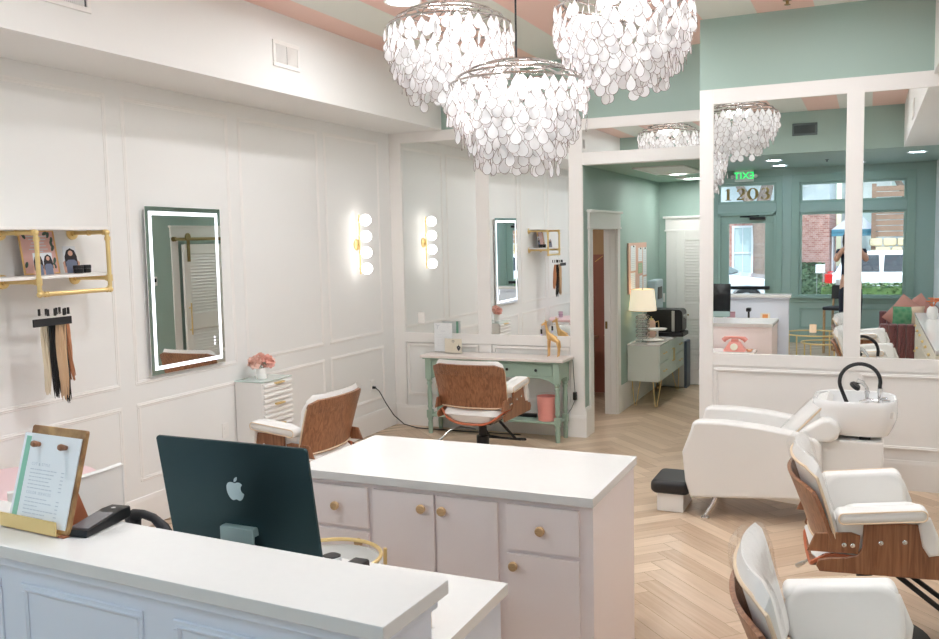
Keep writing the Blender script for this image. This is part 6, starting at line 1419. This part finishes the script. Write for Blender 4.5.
def car(loc, rz, lab):
    t = thing('parked_car', lab, 'car', loc, rz, 'white cars parked outside')
    low = [(-2.25, 0.34), (-2.30, 0.55), (-2.27, 0.92), (-2.1, 1.0), (0.75, 1.0), (1.0, 0.98), (1.95, 0.86), (2.22, 0.72), (2.26, 0.42), (2.15, 0.3), (1.75, 0.3)] + [(1.36 + 0.39 * math.cos(R(a)), 0.3 + 0.39 * math.sin(R(a))) for a in range(15, 180, 15)] + [(0.97, 0.28), (-0.97, 0.28)] + [(-1.36 + 0.39 * math.cos(R(a)), 0.3 + 0.39 * math.sin(R(a))) for a in range(15, 180, 15)] + [(-1.75, 0.3)]
    build('body', MB().prism(low, 1, -0.9, 0.9, 0.06, 3), ms['car'], t)
    def q(z, x0, x1, w): return [Vector((x0, -w, z)), Vector((x1, -w, z)), Vector((x1, w, z)), Vector((x0, w, z))]
    build('cabin', MB().loft([q(0.98, -2.1, 0.95, 0.86), q(1.2, -1.98, 0.55, 0.80), q(1.45, -1.75, 0.12, 0.70), q(1.5, -1.6, 0.0, 0.64)]), ms['car'], t)
    sw = MB()
    for s in (-1, 1):
        for x0, x1, x2, x3 in ((-1.85, -1.12, -1.12, -1.68), (-1.04, -0.2, -0.2, -1.04), (-0.12, 0.78, 0.2, -0.12)):
            sw.loft([[Vector((x0, s * 0.862, 1.02)), Vector((x1, s * 0.862, 1.02)), Vector((x2 - 0.02, s * 0.732, 1.41)), Vector((x3 + 0.02, s * 0.732, 1.41))], [Vector((x0, s * 0.84, 1.02)), Vector((x1, s * 0.84, 1.02)), Vector((x2 - 0.02, s * 0.71, 1.41)), Vector((x3 + 0.02, s * 0.71, 1.41))]])
    sw.loft([[Vector((0.97, -0.76, 1.0)), Vector((0.97, 0.76, 1.0)), Vector((0.2, 0.62, 1.44)), Vector((0.2, -0.62, 1.44))], [Vector((0.92, -0.76, 0.99)), Vector((0.92, 0.76, 0.99)), Vector((0.15, 0.62, 1.43)), Vector((0.15, -0.62, 1.43))]])
    sw.loft([[Vector((-2.12, -0.76, 1.02)), Vector((-2.12, 0.76, 1.02)), Vector((-1.80, 0.62, 1.43)), Vector((-1.80, -0.62, 1.43))], [Vector((-2.06, -0.76, 1.0)), Vector((-2.06, 0.76, 1.0)), Vector((-1.75, 0.62, 1.42)), Vector((-1.75, -0.62, 1.42))]])
    build('windows', sw, ms['cwin'], t)
    for x in (-1.36, 1.36):
        for s in (-1, 1):
            w = build('wheel', MB().lathe([(0.001, -0.1), (0.30, -0.1), (0.335, -0.07), (0.335, 0.07), (0.30, 0.1), (0.001, 0.1)], 28, Matrix.Translation((x, s * 0.80, 0.335)) @ Matrix.Rotation(R(90), 4, 'X')), ms['tyre'], t)
            hb = MB(); hb.lathe([(0.001, 0), (0.06, 0.01), (0.21, 0.0), (0.225, -0.02), (0.001, -0.02)], 24, Matrix.Translation((x, s * 0.905, 0.335)) @ Matrix.Rotation(R(-90 * s), 4, 'X'))
            build('hub_cap', hb, M['silver'], w)
    for s in (-1, 1):
        build('tail_lamp', MB().box(-2.31, -2.12, s * 0.76 - 0.13, s * 0.76 + 0.145, 0.72, 0.97, 0.03, 2), ms['tail'], t); build('head_lamp', MB().box(2.05, 2.24, s * 0.68 - 0.15, s * 0.68 + 0.12, 0.62, 0.74, 0.03, 2), M['silver'], t)
        build('door_mirror', MB().sphere((0.62, s * 0.97, 1.05), 0.08, 10, 8, s=(0.7, 1, 0.8)), ms['car'], t)
car((-4.05, -8.7, -0.05), R(0), 'white parked car whose front wheel shows through the street door glass')
car((1.35, -9.2, -0.05), R(0), 'white parked car with red tail lamp seen through the wide front window')
def leafy_mass(name, lab, cat, x0, x1, y0, y1, z0, z1, n, size, m, seed):
    rr = random.Random(seed); mb = MB()
    mb.box(x0 + 0.05, x1 - 0.05, y0 + 0.05, y1 - 0.05, z0, z1 - 0.06, 0.05)
    for k in range(n):
        f = rr.random()
        x, y, z = rr.uniform(x0, x1), rr.uniform(y0, y1), rr.uniform(z0 + 0.02, z1)
        if f < 0.4: z = z1 - rr.random() * 0.04
        elif f < 0.8: y = y1 - rr.random() * 0.05
        a, b = rr.random() * 6.28, rr.uniform(-0.8, 0.8)
        mb.loft([[Vector((-0.5 * size, 0, 0)), Vector((0, -0.25 * size, 0.05 * size)), Vector((0.5 * size, 0, 0)), Vector((0, 0.25 * size, 0.05 * size))]], cap=True, M=Matrix.Translation((x, y, z)) @ Euler((b, b * 0.7, a)).to_matrix().to_4x4()) if False else mb.grid(lambda p, q: Vector(((p - 0.5) * size, (q - 0.5) * size * 0.5 * math.sin(PI * p + 0.01), 0.05 * size * math.sin(PI * p))), 2, 1, Matrix.Translation((x, y, z)) @ Euler((b, b * 0.7, a)).to_matrix().to_4x4())
    return solo(name, lab, cat, mb, m)
leafy_mass('clipped_hedge', 'low clipped hedge outside the wide front window, seen in the mirror', 'hedge', -0.95, 3.2, -5.6, -5.0, -0.03, 0.86, 2200, 0.09, ms['leaf'], 21)
leafy_mass('shrub', 'dark shrub against the brick building across the street', 'shrub', -2.3, -1.15, -12.6, -12.1, 0.0, 1.05, 900, 0.13, mat('shrub leaf', srgb(98, 122, 92), 0.8, var=0.35, vscale=20), 22)
t = thing('street_tree', 'leafy tree with a pale trunk across the street', 'tree', (-2.72, -11.2, 0.0))
build('trunk', MB().tube([(0, 0, 0), (0.02, 0, 1.2), (-0.05, 0, 2.4), (0.2, 0, 3.4)], [0.27, 0.2, 0.2, 0.15], 14).tube([(-0.05, 0, 2.3), (-0.5, 0.1, 3.1), (-0.9, 0.2, 3.9)], [0.15, 0.11, 0.07], 10), ms['bark'], t)
rr = random.Random(31); mb = MB()
for k in range(2600):
    d = Vector((rr.gauss(0, 1), rr.gauss(0, 1), rr.gauss(0, 0.7))); d = d.normalized() * rr.uniform(0.7, 1.0); c = Vector((d.x * 1.9 + 0.2, d.y * 1.5, 5.1 + d.z * 1.5))
    mb.grid(lambda p, q: Vector(((p - 0.5) * 0.24, (q - 0.5) * 0.13 * math.sin(PI * p + 0.01), 0.0)), 2, 1, Matrix.Translation(c) @ Euler((rr.uniform(-1, 1), rr.uniform(-1, 1), rr.random() * 6)).to_matrix().to_4x4())
build('crown', mb, mat('tree leaf', srgb(140, 172, 104), 0.8, var=0.3, vscale=10), t)
t2 = t.copy(); COL.objects.link(t2); t2.location = (-0.2, -17.2, -1.6); t2['label'] = 'leafy tree top rising behind the white canopy, seen through the wide window'
for ch in t.children: c = ch.copy(); COL.objects.link(c); c.parent = t2
t2.location = (1.5, -16.6, -0.1)
def yard_sign(loc, w, h, lab, legs):
    t = thing('yard_sign', lab, 'sign', loc); build('panel', MB().box(-w / 2, w / 2, -0.005, 0.005, legs, legs + h), ms['tent'], t)
    for s in (-1, 1): build('stake', MB().cyl((s * w * 0.35, 0, 0), (s * w * 0.35, 0, legs), 0.006), M['steel'], t)
    ln = MB()
    for k in range(4): ln.box(-w * 0.35, w * 0.3, 0.005, 0.006, legs + h * (0.25 + 0.17 * k), legs + h * (0.25 + 0.17 * k) + h * 0.05)
    build('print', ln, M['ink'], t)
yard_sign((-1.0, -7.0, -0.05), 0.2, 0.2, 'small white sign on stakes left of the hedge, seen in the mirror', 1.05)
solo('window_notice', 'white paper notice taped inside the wide front window, seen in the mirror', 'notice', MB().box(-0.52, -0.36, YF - 0.055, YF - 0.0535, 0.88, 1.10), M['paper'])
# ------------------------------------------------------------------ LIGHT
w = bpy.data.worlds.new('sky'); SC.world = w; w.use_nodes = True
nt = w.node_tree; bg = nt.nodes['Background']; sk = nt.nodes.new('ShaderNodeTexSky'); sk.sky_type = 'NISHITA'; sk.sun_disc = False; sk.sun_elevation = R(52); sk.sun_rotation = R(15); sk.air_density = 1.2; sk.dust_density = 1.5
nt.links.new(sk.outputs[0], bg.inputs[0]); bg.inputs[1].default_value = SKY
def lamp(kind, name, loc, energy, col=(1, 1, 1), rot=(0, 0, 0), **k):
    l = bpy.data.lights.new(name, kind); l.energy = energy; l.color = col
    for a, b in k.items(): setattr(l, a, b)
    o = bpy.data.objects.new(name, l); COL.objects.link(o); o.location = loc; o.rotation_euler = rot; return o
lamp('SUN', 'sun', (0, 5, 12), SUN, (1.0, 0.95, 0.88), (R(-38), 0, R(20)), angle=R(0.6))
# ------------------------------------------------------------------ CAMERA
cam = bpy.data.cameras.new('camera'); co = bpy.data.objects.new('main_camera', cam); COL.objects.link(co)
F = 888.79; yaw, pitch, roll = R(-24.57049), R(5.183909), R(-1.281105)
f = Vector((math.sin(yaw) * math.cos(pitch), math.cos(yaw) * math.cos(pitch), -math.sin(pitch)))
r = Vector((math.cos(yaw), -math.sin(yaw), 0)); u = r.cross(f)
r2 = math.cos(roll) * r + math.sin(roll) * u; u2 = r2.cross(f)
co.matrix_world = Matrix(((r2.x, u2.x, -f.x, 0), (r2.y, u2.y, -f.y, 0), (r2.z, u2.z, -f.z, 1.95), (0, 0, 0, 1)))
cam.sensor_width = 36; cam.sensor_fit = 'HORIZONTAL'; cam.lens = F * 36 / 939; cam.shift_x = 6.0 / 939; cam.clip_start = 0.02
SC.camera = co
vs = SC.view_settings; vs.view_transform = 'Standard'; vs.look = 'None'; vs.gamma = 1.0; vs.use_curve_mapping = False; vs.exposure = EXPO
cy = SC.cycles
cy.max_bounces = 12; cy.diffuse_bounces = 5; cy.glossy_bounces = 6; cy.transmission_bounces = 6; cy.transparent_max_bounces = 16
cy.sample_clamp_indirect = 6.0; cy.blur_glossy = 1.0; cy.use_denoising = True
